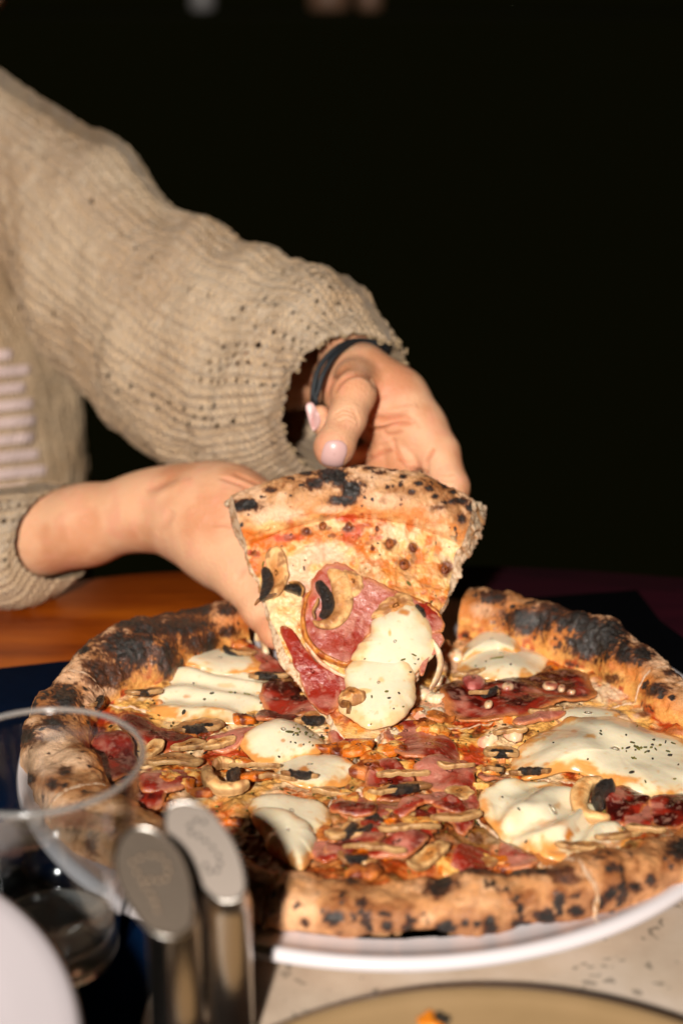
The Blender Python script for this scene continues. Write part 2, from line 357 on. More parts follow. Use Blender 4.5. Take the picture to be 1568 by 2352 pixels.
# ------------------------------------------------------------------ flat pizza sheet
def f_world(a, b, h): return np.stack([a + PC[0], b + PC[1] + 0*a, Z0 + h], -1)
def zlow(x, y): return .0021*fbm(x, y, 0, 42, 1, 3) + .0006
def f_top(a, b, h): return f_world(a, b, h + zlow(a, b))
def ang_ss(th, c, w): d = (th - c + 180) % 360 - 180; return np.exp(-(d/w)**2)
def _per(th, tab):
    a = np.array(sorted(tab)); a = np.vstack([a[-1] - [360, 0], a, a[0] + [360, 0]]); return np.interp(th % 360, a[:, 0], a[:, 1])
def RO(th):
    t = np.radians(th); r = _per(th, [(0,.174),(16,.166),(30,.163),(50,.156),(66,.152),(118,.153),(135,.158),(150,.163),(165,.166),(184,.166),(200,.160),(215,.155),(230,.150),(252,.148),(279,.148),(299,.1575),(309,.1645),(318,.171),(330,.178),(345,.180)])
    return r + .0013*vn(np.cos(t)*2.2, np.sin(t)*2.2, 0, 71) + .0018*vn(np.cos(t)*6, np.sin(t)*6, 0, 72)
def HC(th):
    t = np.radians(th); h = _per(th, [(0,.012),(16,.017),(32,.026),(52,.027),(66,.022),(118,.022),(126,.024),(134,.022),(148,.031),(165,.018),(185,.017),(215,.016),(250,.0125),(275,.0115),(300,.0115),(345,.011)])
    return h + .0026*vn(np.cos(t)*4, np.sin(t)*4, 0, 73) + .0018*vn(np.cos(t)*11, np.sin(t)*11, 0, 75)
def CW(th):
    t = np.radians(th); c = _per(th, [(0,.021),(16,.025),(50,.027),(66,.026),(118,.028),(130,.036),(150,.047),(165,.032),(176,.030),(194,.034),(215,.031),(230,.027),(255,.024),(280,.026),(306,.023),(326,.021),(345,.020)])
    return c + .0025*vn(np.cos(t)*5, np.sin(t)*5, 0, 74) + .002*vn(np.cos(t)*14, np.sin(t)*14, 0, 76)
CHARS = [(300,1488,82,46,1.0),(350,1440,55,30,.9),(235,1545,50,40,.7),(430,1395,60,22,1.),(520,1400,30,16,.9),(300,1430,40,20,.9),(400,1395,60,20,.9),(385,1510,25,50,.9),(430,1440,66,22,.95),(455,1475,40,28,.7),(485,1470,14,26,1.1),(520,1450,26,14,.7),
 (186,1487,14,16,2),(150,1605,34,34,1.2),(62,1690,30,24,1.1),(45,1860,14,40,1.1),(60,1850,16,30,.8),(120,1660,30,16,.8),(70,1790,14,10,.9),(120,1800,16,12,.9),(150,1770,20,12,.6),(40,1790,16,18,.8),(210,1930,16,40,.6),(165,1880,30,40,.5),
 (1130,1372,36,16,.9),(1215,1425,62,30,1.05),(1270,1400,70,18,.8),(1320,1425,55,24,1.1),(1375,1460,62,46,1.5),(1430,1500,24,22,1.2),(1475,1498,24,24,1.2),(1345,1490,30,30,.9),(1510,1585,34,14,.9),(1560,1545,40,12,.8),(1400,1560,26,14,.5),
 (1124,2122,16,18,1.3),(1256,2104,26,16,1.3),(1195,2122,22,11,1.2),(1320,2093,17,12,1.1),(1373,2076,15,15,1.2),(1403,2051,15,15,1.3),(1455,2036,18,12,1.),(1494,2022,14,14,1.),(1561,1955,26,26,1.1),(1021,2029,30,15,1.2),(1021,2129,22,14,1.2),(764,2107,20,15,1.3),(891,2127,14,14,1.2),(937,2131,14,10,1.1),(1070,2122,11,11,.9),(834,2074,16,14,.8),(1006,2037,34,20,1.1),(700,2120,12,10,.7),(650,2060,10,22,.6),(1300,2020,40,14,.5),(1180,2000,120,12,.8)]
PALES = [(110,1740,60,50,.8),(100,1870,60,60,.7),(230,1585,45,22,1.),(200,1610,30,20,.8),(1500,1500,50,40,.8),(1110,1400,30,22,.6),(700,2100,50,25,.6),(982,2111,22,16,1.),(1100,2070,80,16,.4)]
FSPOTS = [(1285,1500,26,22,TOMATO,.8),(1230,1520,40,22,ORANGE,.9),(1170,1480,70,14,ORANGE,.8),(1090,1480,30,12,TOMATO,.6),(1300,1560,60,18,BUTTER,.6),(1380,1590,70,26,lin(240,210,170),.8),(1400,1560,30,10,TOMATO,.7),(1440,1690,70,12,ORANGE,.8),(1415,1637,16,7,DARK,1),(1480,1640,22,8,BROWN,.9),(1500,1600,40,12,ORANGE,.8),(1340,1650,90,20,lin(238,190,150),.8),(1540,1680,40,10,TOMATO,.7),
 (420,1505,45,12,TOMATO,.8),(505,1470,30,14,CREAM,.8),(450,1525,50,10,BUTTER,.6),(390,1610,20,8,BUTTER,.5),(270,1650,60,16,TOMATO,.9),(250,1750,60,36,TOMATO,.9),(330,1790,80,20,lin(120,20,14),.9),(360,1700,60,14,CREAM,.7),
 (1040,1480,30,14,lin(226,170,120),.9),(1040,1530,24,14,lin(230,180,140),.9),(990,1620,60,30,lin(228,170,128),.8),(930,1680,80,26,lin(196,110,90),.8),(880,1850,140,90,lin(120,50,24),.55),(1000,1900,120,60,lin(120,60,20),.5)]
def flat_colour(A, B, H, W, q, PH, K):
    Wf = W.reshape(-1, 3); qf = q.reshape(-1, 2); a, b = A.ravel(), B.ravel()
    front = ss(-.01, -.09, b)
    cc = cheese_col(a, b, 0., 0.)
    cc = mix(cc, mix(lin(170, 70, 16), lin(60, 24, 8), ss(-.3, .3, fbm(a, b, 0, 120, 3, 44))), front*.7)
    cc = paint(cc, qf, FSPOTS, a, b)
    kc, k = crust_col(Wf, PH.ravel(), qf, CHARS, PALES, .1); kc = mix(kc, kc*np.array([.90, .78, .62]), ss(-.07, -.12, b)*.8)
    K2 = K.ravel(); col = mix(cc, kc, K2)
    wet = (1-K2)*.8 + K2*(.12 + .5*k*.6 + .5*ss(2.2, 2.9, PH.ravel()))
    return col, wet
LAB = {0: 'pizza slice with folded white mozzarella and mild brown crust at the back right',
 1: 'pizza slice at the right edge under a wide white mozzarella pool sprinkled with herbs',
 2: 'pizza slice at front right with browned mozzarella beside a dark red ham piece',
 3: 'front pizza slice heaped with mushrooms and ham above a long dotted crust',
 4: 'front left pizza slice partly hidden behind the two metal shakers',
 5: 'left pizza slice with a pale floury crust seen through the drinking glass',
 6: 'back left pizza slice with a thick blackened blistered crust'}
CUTS = [(16, 66), (-24, 16), (-57, -24), (-107, -57), (-152, -107), (-194, -152), (-240, -194)]
SL = []
gap = .0008
for i, (t0, t1) in enumerate(CUTS):
    hi = i in (0, 6)
    step = .00062 if hi else (.0008 if i in (1, 5) else .00092)
    n = int(math.radians(t1 - t0) * .15 / step); TH = np.radians(np.linspace(t0, t1, n)); thd = np.degrees(TH) % 360
    g0 = gap * (1.6 if i in (3, 4) else 1)
    def loc(j, r, TH=TH, g0=g0):
        th = TH[j]; mid = (TH[0] + TH[-1]) / 2; f = (th - mid) / ((TH[-1] - TH[0]) / 2)
        # keep a small gap along each cut
        return r*np.cos(th) - g0*f*(-np.sin(th)), r*np.sin(th) - g0*f*np.cos(th)
    rr = 1.0
    A, B, H, W, q, PH, K = slab(n, int(.125/step), int(.062/step), RO(thd), CW(thd), HC(thd), loc, f_world, None, zf=zc, r0=.003, bottom=.0064)
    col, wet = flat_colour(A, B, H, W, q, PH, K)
    root = empty('pizza_slice', tuple(W[A.shape[0]//2, n//2] * [1, 1, 0] + [0, 0, .0075]))
    tag(root, LAB[i], 'pizza slice', 'cut slices of the pizza on the plate')
    mb = MB(); z = lambda b, a: 0*b + (.0012)
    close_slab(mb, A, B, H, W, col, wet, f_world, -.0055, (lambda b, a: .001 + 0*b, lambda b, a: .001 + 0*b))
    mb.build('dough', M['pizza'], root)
    SL.append((t0, t1, root))
def slice_of(a, b):
    th = math.degrees(math.atan2(b, a))
    for t0, t1, r in SL:
        for k in (-360, 0, 360):
            if t0 <= th + k < t1: return r
    # in the gap of the lifted slice: give to the nearest neighbour
    return SL[0][2] if a > 0 else SL[6][2]
# ------------------------------------------------------------------ the lifted slice
bb = np.linspace(-.02, .18, 401); tt = np.clip(bb/.06, 0, 1); tt = tt*tt*(3-2*tt)
_psi = np.radians(15 + 30*tt); _y = np.cumsum(np.cos(_psi))*.0005; _z = np.cumsum(np.sin(_psi))*.0005
_y += -.005 - np.interp(0, bb, _y); _z += .0175 - np.interp(0, bb, _z)
HO = np.array([0, .012])
def h_world(a, b, h):
    y = np.interp(b, bb, _y); z = np.interp(b, bb, _z); ps = np.interp(b, bb, _psi)
    t = ss(.0, .1, b); dr = -(2.6*(a - .007)**2) * t
    hh = h + dr
    return np.stack([a + 0*b, y - np.sin(ps)*hh, z + np.cos(ps)*hh], -1)
def zh(a, b): return zc(a + .7, b) * .8
def h_top(a, b, h): return h_world(a, b, h + .8*zlow(a + .7, b))
_b = [-.004, 0, .015, .03, .05, .06, .075, .09, .104, .12, .14, .17]
_l = [.004, .0012, -.006, -.0127, -.028, -.0317, -.038, -.042, -.0473, -.053, -.0585, -.066]
_r = [.016, .018, .0256, .0325, .044, .0486, .0513, .0553, .0590, .0655, .0710, .078]
step = .00042; n = int(.125/step); U = np.linspace(0, 1, n)
def hloc(j, r):
    u = U[j]; wob = .0009*vn(r*160, 3.1, 0, 81); wob2 = .0011*vn(r*150, 9.1, 0, 82)
    return (np.interp(r, _b, _l) + wob)*(1-u) + (np.interp(r, _b, _r) + wob2)*u, r + 0*u
Ro = .1528 - .0125*(2*U-1)**2 + .0008*vn(U*8, 0, 0, 83)
HCHARS = [(765,1095,34,20,1.3),(720,1112,28,14,1.),(810,1125,26,20,1.2),(790,1150,30,10,.9),(700,1085,14,7,1),(560,1160,38,12,1.15),(620,1125,18,6,.8),(870,1085,14,6,.8),(900,1078,10,4,1),(1085,1165,14,12,1.2),(1050,1150,30,9,.9),(1010,1165,20,8,.5),(1000,1140,8,5,1),(1040,1130,8,5,1),(960,1110,9,5,1),(985,1122,9,6,1),(925,1095,8,5,1.1),(890,1118,7,5,.9),(850,1075,14,5,1.),(812,1070,12,5,1),(1022,1118,8,5,1),(945,1130,9,6,.8),(1060,1190,12,12,1.)]
HPALES = [(640,1185,70,28,1),(880,1150,70,20,.6),(1000,1215,30,20,.4),(760,1170,50,12,.9)]
RED2 = lin(196, 60, 14)
HSP = [(760,1205,60,16,CREAM,.5),(690,1225,90,20,ORANGE,.75),(620,1245,70,14,ORANGE,.8),(660,1235,40,9,RED2,.8),(570,1225,20,12,ORANGE,.9),(795,1190,30,13,RED2,.95),(810,1225,22,28,RED2,.8),(830,1270,16,28,ORANGE,.7),(620,1210,40,14,lin(240,190,120),.8),
 (740,1275,70,24,lin(240,190,160),.7),(660,1300,50,24,lin(238,190,150),.7),(590,1285,22,26,ORANGE,.7),(583,1270,15,9,TOMATO,.9),
 (704,1222,12,9,BROWN,.95),(741,1211,15,9,BROWN,.95),(800,1212,15,9,DARK,.85),(665,1235,12,8,BROWN,.5),(760,1230,9,5,BROWN,.7),(722,1240,26,10,ORANGE,.6),
 (930,1240,80,30,lin(246,200,136),.5),(960,1320,50,30,lin(240,186,120),.4),(1020,1250,26,40,lin(246,210,160),.6),(905,1220,60,24,lin(242,214,170),.6),
 (895,1250,16,12,BROWN,.95),(948,1258,13,14,BROWN,.95),(928,1296,16,14,lin(120,40,10),1),(1022,1307,13,16,lin(110,44,10),.95),(866,1218,11,9,ORANGE,.9),(855,1263,9,8,ORANGE,.9),(967,1275,12,16,ORANGE,.8),(1005,1260,8,16,ORANGE,.8),(940,1208,10,16,ORANGE,.85),(975,1335,18,9,ORANGE,.8),(990,1310,20,16,ORANGE,.6),(880,1150,16,14,CR_BRN,.7),(960,1170,18,12,ORANGE,.6),(870,1235,9,6,RED2,.7),(880,1320,40,10,ORANGE,.5),
 (640,1400,60,50,lin(244,212,158),1),(655,1400,24,12,lin(238,180,110),.8),(690,1330,50,26,lin(240,200,165),.7),(570,1330,20,40,ORANGE,.6),
 (840,1330,22,34,lin(180,110,50),.8),(900,1365,60,12,lin(190,110,40),.7),(960,1400,40,16,lin(200,120,50),.7),(990,1440,20,40,lin(170,80,30),.6)]
A, B, H, W, q, PH, K = slab(n, int(.118/step), int(.056/step), Ro, .029 + 0*U, .0135 + .002*vn(U*6, 0, 0, 84), hloc, h_world, None, zf=zh, dis=(.55, 1.1), r0=-.001, bottom=.0045)
Wf = W.reshape(-1, 3); qf = q.reshape(-1, 2); a_, b_ = A.ravel(), B.ravel()
cc = cheese_col(a_ + .5, b_, .3, -.10)
cc = mix(cc, lin(240, 190, 128), .2 + .2*fbm(a_, b_, 0, 200, 3, 95))
for _s, _c, _k in ((150, 1.05, lin(206, 96, 14)), (230, 1.1, lin(224, 130, 34))):
    cc = mix(cc, _k, ss(.35, .75, fbm(a_ + _s, b_, 0, _s, 3, 96)) * .75)
kc, k = crust_col(Wf, PH.ravel(), qf, HCHARS, HPALES, -.05)
K2 = K.ravel() * ss(3.0, 2.5, PH.ravel() + .2*fbm(a_, b_, 0, 120, 2, 91))
col = mix(cc, kc, K2); col = paint(col, qf, HSP, a_, b_)
wet = (1-K2)*.85 + K2*(.1 + .3*k)
held = empty('pizza_slice', (0.006, .05, .05)); tag(held, 'lifted pizza slice held up between both hands above the plate', 'pizza slice')
mb = MB()
def flR(b, a): return .0008 + .0075*ss(.100, .127, b) + .004*ss(.08, .1, b)*(1-ss(.1, .12, b))
def flL(b, a): return .0016 + .0028*ss(.012, .03, b)*ss(.075, .05, b) + .002*ss(.11, .13, b)
close_slab(mb, A, B, H, W, col, wet, h_world, -.0042, (flL, flR), rough=.0007, nrow=14)
mb.build('dough', M['pizza'], held)
# ================================================================== toppings
def inv_flat(px, py): p = on_z(px, py, Z0 + .001); return np.array([p[0] - PC[0], p[1] - PC[1]])
_ga, _gb = np.meshgrid(np.linspace(-.075, .085, 81), np.linspace(-.01, .16, 86)); _gq = pj(h_world(_ga, _gb, 0*_ga))
def inv_held(px, py):
    k = np.argmin((_gq[..., 0]-px)**2 + (_gq[..., 1]-py)**2); p = np.array([_ga.ravel()[k], _gb.ravel()[k]])
    for _ in range(4):
        f = lambda p: pj(h_world(np.array(p[0]), np.array(p[1]), np.array(0.)))
        q = f(p); e = 1e-4; J = np.stack([(f(p + [e, 0]) - q)/e, (f(p + [0, e]) - q)/e], -1)
        p = p + np.linalg.solve(J, np.array([px, py]) - q)
    return p
class Flat: inv = staticmethod(inv_flat); top = staticmethod(f_top); mpp = .66/F
class Held: inv = staticmethod(inv_held); top = staticmethod(h_top); mpp = .68/F
def locals_of(sh, pts): return np.array([sh.inv(*p) for p in pts])
def blob(sh, pts, T, colf, mat, name, parent, n=64, K=14, p=3., lift=0., wav=(0, 60), wav2=(0, 300), curl=0., thick=.0014, wet=.8, jag=(.0, 100), loc=False, sd=0, tilt=(0, 0), extra=None, pw=.5, oc=3):
    L = np.asarray(pts, float) if loc else locals_of(sh, pts)
    L = crom(L, n); c = L.mean(0)
    d = L - c; rr = np.hypot(d[:, 0], d[:, 1])[:, None]
    L = c + d * (1 + (jag[0] * fbm(L[:, 0], L[:, 1], sd*.37, jag[1], 3, 101+sd))[:, None] / np.maximum(rr, 1e-4))
    s = np.linspace(0, 1, K + 1)[1:]**.85
    A = c[0] + (L[:, 0]-c[0])[None]*s[:, None]; B = c[1] + (L[:, 1]-c[1])[None]*s[:, None]
    A = np.vstack([A, A[-1:], c[0] + (A[-1:]-c[0])*.96]); B = np.vstack([B, B[-1:], c[1] + (B[-1:]-c[1])*.96]); sv = np.concatenate([s, [1, .96]])
    Sg = np.broadcast_to(sv[:, None], A.shape)
    H = lift + T*np.clip(1 - Sg**p, 0, 1)**pw + wav[0]*fbm(A, B, sd, wav[1], oc, 111+sd)*(.4+.6*Sg) + wav2[0]*fbm(A, B, sd, wav2[1], 3, 112+sd) + curl*Sg**4
    H = H + tilt[0]*(A-c[0]) + tilt[1]*(B-c[1])
    if extra is not None: H = H + extra(A, B, Sg)
    H[-2] -= thick*.6; H[-1] -= thick
    hc = lift + T + wav[0]*.4*fbm(c[0], c[1], sd, wav[1], oc, 111+sd) + wav2[0]*fbm(c[0], c[1], sd, wav2[1], 3, 112+sd)
    if extra is not None: hc += float(extra(c[0]+np.zeros((1, 1)), c[1]+np.zeros((1, 1)), np.zeros((1, 1)))[0, 0])
    W = sh.top(A, B, H).reshape(-1, 3); W = np.vstack([W, sh.top(np.array([c[0]]), np.array([c[1]]), np.array([hc]))])
    q = pj(W); a = np.append(A.ravel(), c[0]); b = np.append(B.ravel(), c[1]); sg = np.append(Sg.ravel(), 0)
    col = colf(a, b, sg, q, sd)
    T3 = [[len(W)-1, i, (i+1) % n] for i in range(n)]
    me = rawmesh(name, W, grid_q(len(sv), n, True), T3, col, np.broadcast_to(wet, (len(W),)))
    return mobj(name, me, mat, parent)
def ribbon(sh, spine, widths, T, colf, mat, name, parent, nu=40, nv=9, lift=.0005, wav=(0, 200), wet=.6, loc=False, sd=0, round_end=True, under=.0015):
    L = crom(np.asarray(spine, float) if loc else locals_of(sh, spine), nu, closed=False)
    wd = np.interp(np.linspace(0, 1, nu), np.linspace(0, 1, len(widths)), widths) * (1 if loc else sh.mpp)
    u = np.linspace(0, 1, nu)
    if round_end: wd = wd*np.sqrt(np.clip(1-np.abs(2*u-1)**10, .0, 1)) + 1e-5
    tg = np.gradient(L, axis=0); tg /= np.linalg.norm(tg, axis=1)[:, None] + 1e-9; nr = np.stack([-tg[:, 1], tg[:, 0]], -1)
    ph = np.linspace(-.15, 1.15, nv)*np.pi; v = np.cos(ph); hh = np.sin(ph)
    A = L[:, 0][:, None] + nr[:, 0][:, None]*wd[:, None]*v; B = L[:, 1][:, None] + nr[:, 1][:, None]*wd[:, None]*v
    fall = np.sqrt(np.clip(1-np.abs(2*u-1)**8, 0, 1))[:, None]
    H = lift + np.where(hh > 0, T*hh**.7 if False else T*np.abs(hh)**.7, -under*np.abs(hh)/.45)*fall + wav[0]*fbm(A, B, sd, wav[1], 3, 121+sd)
    W = sh.top(A, B, H).reshape(-1, 3); q = pj(W); vv = np.broadcast_to(v, A.shape).ravel(); uu = np.broadcast_to(u[:, None], A.shape).ravel()
    me = rawmesh(name, W, grid_q(nu, nv), None, colf(A.ravel(), B.ravel(), np.abs(vv), uu, sd), wet)
    return mobj(name, me, mat, parent)
# ---- colours
WHITE = lin(234, 218, 186)
def mozz_col(spots=(), edge=1.):
    def f(a, b, s, q, sd):
        n = fbm(a, b, sd, 120, 3, 131); n2 = fbm(a, b, sd, 420, 3, 132)
        col = mix(WHITE, lin(236, 206, 158), ss(.6, 1.0, s + .25*n)); col = mix(col, lin(222, 142, 60), ss(.80, 1.0, s + .22*n + .1*n2)*.9*edge); col = mix(col, lin(230, 176, 112), ss(.75, 1.1, n2 + .5*s - .2)*.5)
        return paint(col, q, spots, a, b)
    return f
def ham_col(pink=.5, dark=0., edge=.6, spots=()):
    def f(a, b, s, q, sd):
        an = sd*1.3; u = a*math.cos(an)+b*math.sin(an); v = -a*math.sin(an)+b*math.cos(an)
        n = fbm(u*60, v*300, sd, 1, 3, 141); n2 = fbm(a, b, sd, 90, 3, 142); n3 = fbm(a, b, sd, 500, 2, 143)
        red, pk, dk = lin(150, 38, 22), lin(186, 112, 92), lin(62, 10, 6)
        col = mix(red, pk, ss(-.4, .7, n2*1.2 + .5*n + (pink-.5)*1.6)); col = mix(col, dk, ss(.0, .7, -n2 + .4*n + dark - .2) * min(1, .25 + 1.5*max(dark, 0)))
        col = mix(col, lin(222, 165, 140), ss(.45, .8, n3 + .5*n)*.25)
        col = mix(col, lin(206, 128, 70), ss(.86, 1., s + .06*n2)*edge)
        return paint(col, q, spots, a, b)
    return f
def mush_col(dark=0., green=0.):
    def f(a, b, s, q, sd):
        n = fbm(a, b, sd, 260, 4, 151); n2 = fbm(a, b, sd, 800, 3, 152)
        col = mix(lin(198, 126, 58), lin(240, 188, 124), ss(.2, .9, s + .3*n)); col = mix(col, lin(136, 72, 22), ss(-.1, .8, n + .4*n2 + dark)*.8)
        col = mix(col, lin(104, 64, 26), ss(.93, .99, s)*.55)
        return col
    return f
def mpaint(f, spots):
    def g(a, b, s, q, sd):
        c = f(a, b, s, q, sd); return c if q is None else paint(c, q, spots, a, b)
    return g
MBR = lin(134, 74, 24)
def gill_col(a, b, s, u, sd):
    n = fbm(a, b, sd, 500, 3, 161); return mix(lin(24, 17, 12), lin(82, 52, 26), ss(.1, .8, n) * .8)
def flat_c(c1, c2, sc=300):
    def f(a, b, s, u, sd): return mix(c1, c2, ss(-.4, .5, fbm(a, b, sd, sc, 3, 171)))
    return f
CNT = [0]
def sd_():
    CNT[0] += 1; return CNT[0]
def par(sh, pts, loc=False):
    if sh is Held: return held
    L = np.asarray(pts, float) if loc else locals_of(sh, pts); c = L.mean(0); return slice_of(c[0], c[1])
def mozz(sh, pts, T=.005, spots=(), n=110, K=34, **k):
    o = blob(sh, pts, T*(.75 if sh is Flat else 1.), mozz_col(spots, .25 if sh is Held else 1.), M['mozz'], 'mozzarella', par(sh, pts), n=n, K=K, p=k.pop('p', 2.8), pw=k.pop('pw', .72), oc=2, wav=k.pop('wav', (.0016, 36)), wav2=k.pop('wav2', (.00012, 130)), wet=.95, jag=(.0022, 80), sd=sd_(), **k); return o
def ham(sh, pts, pink=.5, dark=0., T=.0012, lift=.0012, wav=(.0026, 80), loc=False, edge=.6, n=80, K=18, spots=(), **k):
    return blob(sh, pts, T, ham_col(pink, dark, edge, spots), M['ham'], 'ham_piece', par(sh, pts, loc), n=n, K=K, p=4, lift=lift, wav=(wav[0]*.8, wav[1]*.7), wav2=(.0002, 300), wet=1., jag=(.0012, 200), sd=sd_(), thick=.0016, loc=loc, **k)
def mushroom(sh, c, R, rot=0, asp=.7, notch=.35, gills=True, dark=0., lift=.0012, tilt=(0, 0), T=.0012, px=True, curl=.0008):
    """kidney shaped slice with dark gills; c in photo pixels (or local metres), R metres"""
    cc = sh.inv(*c) if px else np.asarray(c, float); s_ = sd_()
    th = np.linspace(0, 2*np.pi, 26, endpoint=False); r = 1 - notch*np.exp(-((th - np.pi*1.5)/.5)**2)
    P = np.stack([np.cos(th)*r, np.sin(th)*r*asp], -1)*R; ca, sa = math.cos(rot), math.sin(rot)
    P = P @ np.array([[ca, sa], [-sa, ca]]) + cc
    m = blob(sh, P, T, mush_col(dark), M['mush'], 'mushroom_slice', par(sh, [cc], True), n=56, K=10, p=5, lift=lift, wav=(.0012, 110), wav2=(.0002, 320), thick=.0022, wet=.6, jag=(.0007, 300), loc=True, sd=s_, tilt=tilt, curl=curl)
    if gills:
        th = np.linspace(np.pi*1.08, np.pi*1.92, 7); Q = np.stack([np.cos(th)*.62, np.sin(th)*.42*asp - .12], -1)*R
        Q = Q @ np.array([[ca, sa], [-sa, ca]]) + cc; ex = tilt[0]*(Q[:, 0]-cc[0]).mean() + tilt[1]*(Q[:, 1]-cc[1]).mean()
        ribbon(sh, Q, [R*.1, R*.2, R*.24, R*.2, R*.1], .0016, gill_col, M['gill'], 'gills', m, nu=22, nv=8, lift=lift + T + ex - .0003, wav=(.0005, 800), wet=.9, loc=True, sd=s_)
    return m
def gillpatch(sh, spine, widths, lift=.0022, T=.002, parent=None, name='gills'):
    return ribbon(sh, spine, widths, T, gill_col, M['gill'], name, parent or par(sh, spine), nu=30, nv=10, lift=lift, wav=(.0007, 700), wet=.95, sd=sd_())
BRS = lin(196, 116, 30)
# ---- held slice
ham(Held, [(714,1370),(716,1345),(738,1310),(775,1300),(833,1328),(900,1358),(925,1385),(880,1405),(850,1450),(818,1500),(808,1528),(767,1528),(726,1503),(702,1466),(697,1423)], pink=1.0, dark=-.4, T=.0016, wav=(.0018, 70), n=150, K=40, edge=.5, spots=[(760,1478,48,26,lin(160,52,34),.85),(720,1470,14,30,lin(150,46,26),.8),(742,1322,30,12,lin(168,62,36),.8),(830,1400,34,12,lin(172,76,60),.7),(870,1375,40,12,lin(176,84,66),.6),(775,1510,30,12,lin(184,110,96),.6),(716,1385,8,24,lin(180,60,30),.9)])
ham(Held, [(900,1358),(950,1378),(990,1392),(1013,1425),(1016,1455),(995,1462),(975,1448),(955,1420),(930,1390)], pink=.7, lift=.002, edge=.9)
ham(Held, [(985,1462),(1006,1458),(1018,1475),(1005,1500),(985,1520),(970,1560),(962,1545),(975,1500)], pink=.8, lift=.002)
ham(Held, [(646,1452),(662,1443),(676,1455),(695,1485),(730,1525),(775,1550),(799,1577),(790,1602),(772,1630),(750,1641),(722,1622),(692,1568),(666,1508)], pink=.35, dark=-.4, T=.001, wav=(.001, 80), n=140, K=34, edge=.5, spots=[(668,1470,16,20,lin(158,40,22),.9),(740,1610,26,12,lin(190,120,104),.5)])
ribbon(Held, [(716,1362),(702,1385),(696,1430),(704,1472),(738,1510),(790,1532),(815,1520)], [4, 6, 7, 7, 7, 6, 4], .0028, flat_c(lin(206,130,52), lin(160,74,24)), M['ham'], 'ham_fat_rim', held, nu=70, lift=.0016, wav=(.0006, 300), wet=.9)
ribbon(Held, [(838,1330),(848,1350),(900,1362),(960,1385),(1000,1410),(1012,1440)], [5, 7, 7, 7, 6, 4], .0016, flat_c(lin(200,126,50), lin(158,78,26)), M['ham'], 'ham_fat_rim', held, nu=60, lift=.001, wav=(.0006, 300), wet=.9)
ribbon(Held, [(700,1480),(740,1530),(790,1558),(815,1550)], [3, 5, 5, 3], .0022, flat_c(lin(236,196,160), lin(222,160,120)), M['ham'], 'ham_fat_rim', held, nu=50, lift=.001, wav=(.0005, 300), wet=.9)
hm = blob(Held, [(612,1275),(634,1261),(652,1275),(663,1315),(655,1352),(635,1376),(612,1372),(618,1340),(612,1305)], .0022, mpaint(mush_col(.0), [(622,1345,14,34,MBR,.9),(645,1350,14,20,lin(176,110,48),.7)]), M['mush'], 'mushroom_slice', held, n=64, K=14, p=4, lift=.0012, wav=(.0012, 120), wav2=(.0004, 400), wet=.3, thick=.003, sd=sd_(), jag=(.0005, 300), curl=.0012)
gillpatch(Held, [(604,1308),(613,1325),(615,1345),(608,1370),(598,1386)], [9, 14, 16, 13, 6], .0032, .0026, hm)
ribbon(Held, [(638,1370),(615,1376),(595,1383),(585,1396)], [4, 5, 5, 2], .0015, flat_c(lin(150,96,44), lin(90,54,22)), M['mush'], 'stem', hm, nu=24, lift=.003)
hm = gillpatch(Held, [(652,1352),(668,1354),(685,1360),(692,1372)], [7, 11, 12, 8], .001, .0028, held, 'mushroom_slice'); 
ribbon(Held, [(662,1342),(685,1345),(696,1360),(693,1378)], [3, 4, 4, 2], .002, flat_c(lin(190,132,70), lin(120,74,30)), M['mush'], 'cap_edge', hm, nu=24, lift=.0022)
hm = ribbon(Held, [(752,1318),(778,1340),(787,1375),(784,1410),(765,1436),(735,1442),(718,1432)], [12, 24, 27, 25, 20, 14, 5], .0028, lambda a, b, s, u, sd: mpaint(mush_col(-.1), [(748,1350,16,30,MBR,.8),(764,1392,20,40,lin(150,88,34),.8),(742,1432,22,10,lin(150,88,34),.6)])(a, b, .45 + .55*s, pj(h_top(a, b, 0*a)), sd), M['mush'], 'mushroom_slice', held, nu=80, nv=15, lift=.0022, wav=(.0005, 250), wet=.3, under=.002)
gillpatch(Held, [(729,1344),(737,1360),(749,1378),(754,1398),(747,1418),(732,1425)], [9, 14, 15, 17, 14, 8], .0042, .0026, hm)
ribbon(Held, [(724,1432),(720,1415),(728,1398),(732,1384)], [3, 4, 5, 3], .003, flat_c(lin(190,134,74), lin(110,66,28)), M['mush'], 'stem', hm, nu=24, lift=.0042)
blob(Held, [(786,1316),(808,1318),(826,1330),(836,1346),(828,1368),(808,1376),(797,1350)], .0018, mush_col(.05), M['mush'], 'mushroom_slice', held, n=50, K=10, p=4, lift=.002, wav=(.001, 150), wav2=(.0004, 400), wet=.3, sd=sd_(), jag=(.0009, 300), thick=.003)
hm = blob(Held, [(852,1424),(868,1393),(898,1370),(930,1364),(948,1382),(960,1412),(920,1425),(885,1428)], .003, mush_col(.25), M['mush'], 'mushroom_slice', held, n=60, K=12, p=3, lift=.002, wav=(.001, 150), wav2=(.0005, 400), wet=.5, sd=sd_(), jag=(.0009, 300), thick=.003)
gillpatch(Held, [(952,1398),(966,1410),(974,1428)], [5, 7, 4], .003, .0025, hm)
mozz(Held, [(858,1436),(868,1415),(892,1398),(925,1390),(955,1402),(972,1432),(986,1462),(990,1500),(968,1548),(930,1568),(880,1572),(830,1545),(806,1522),(825,1488),(852,1466)], .0062, [(925,1407,16,8,BRS,.9),(895,1452,6,12,lin(232,160,70),.8),(812,1530,8,16,lin(200,150,80),.7)], n=160, K=50, p=2.8, lift=.002, wav=(.0008, 55))
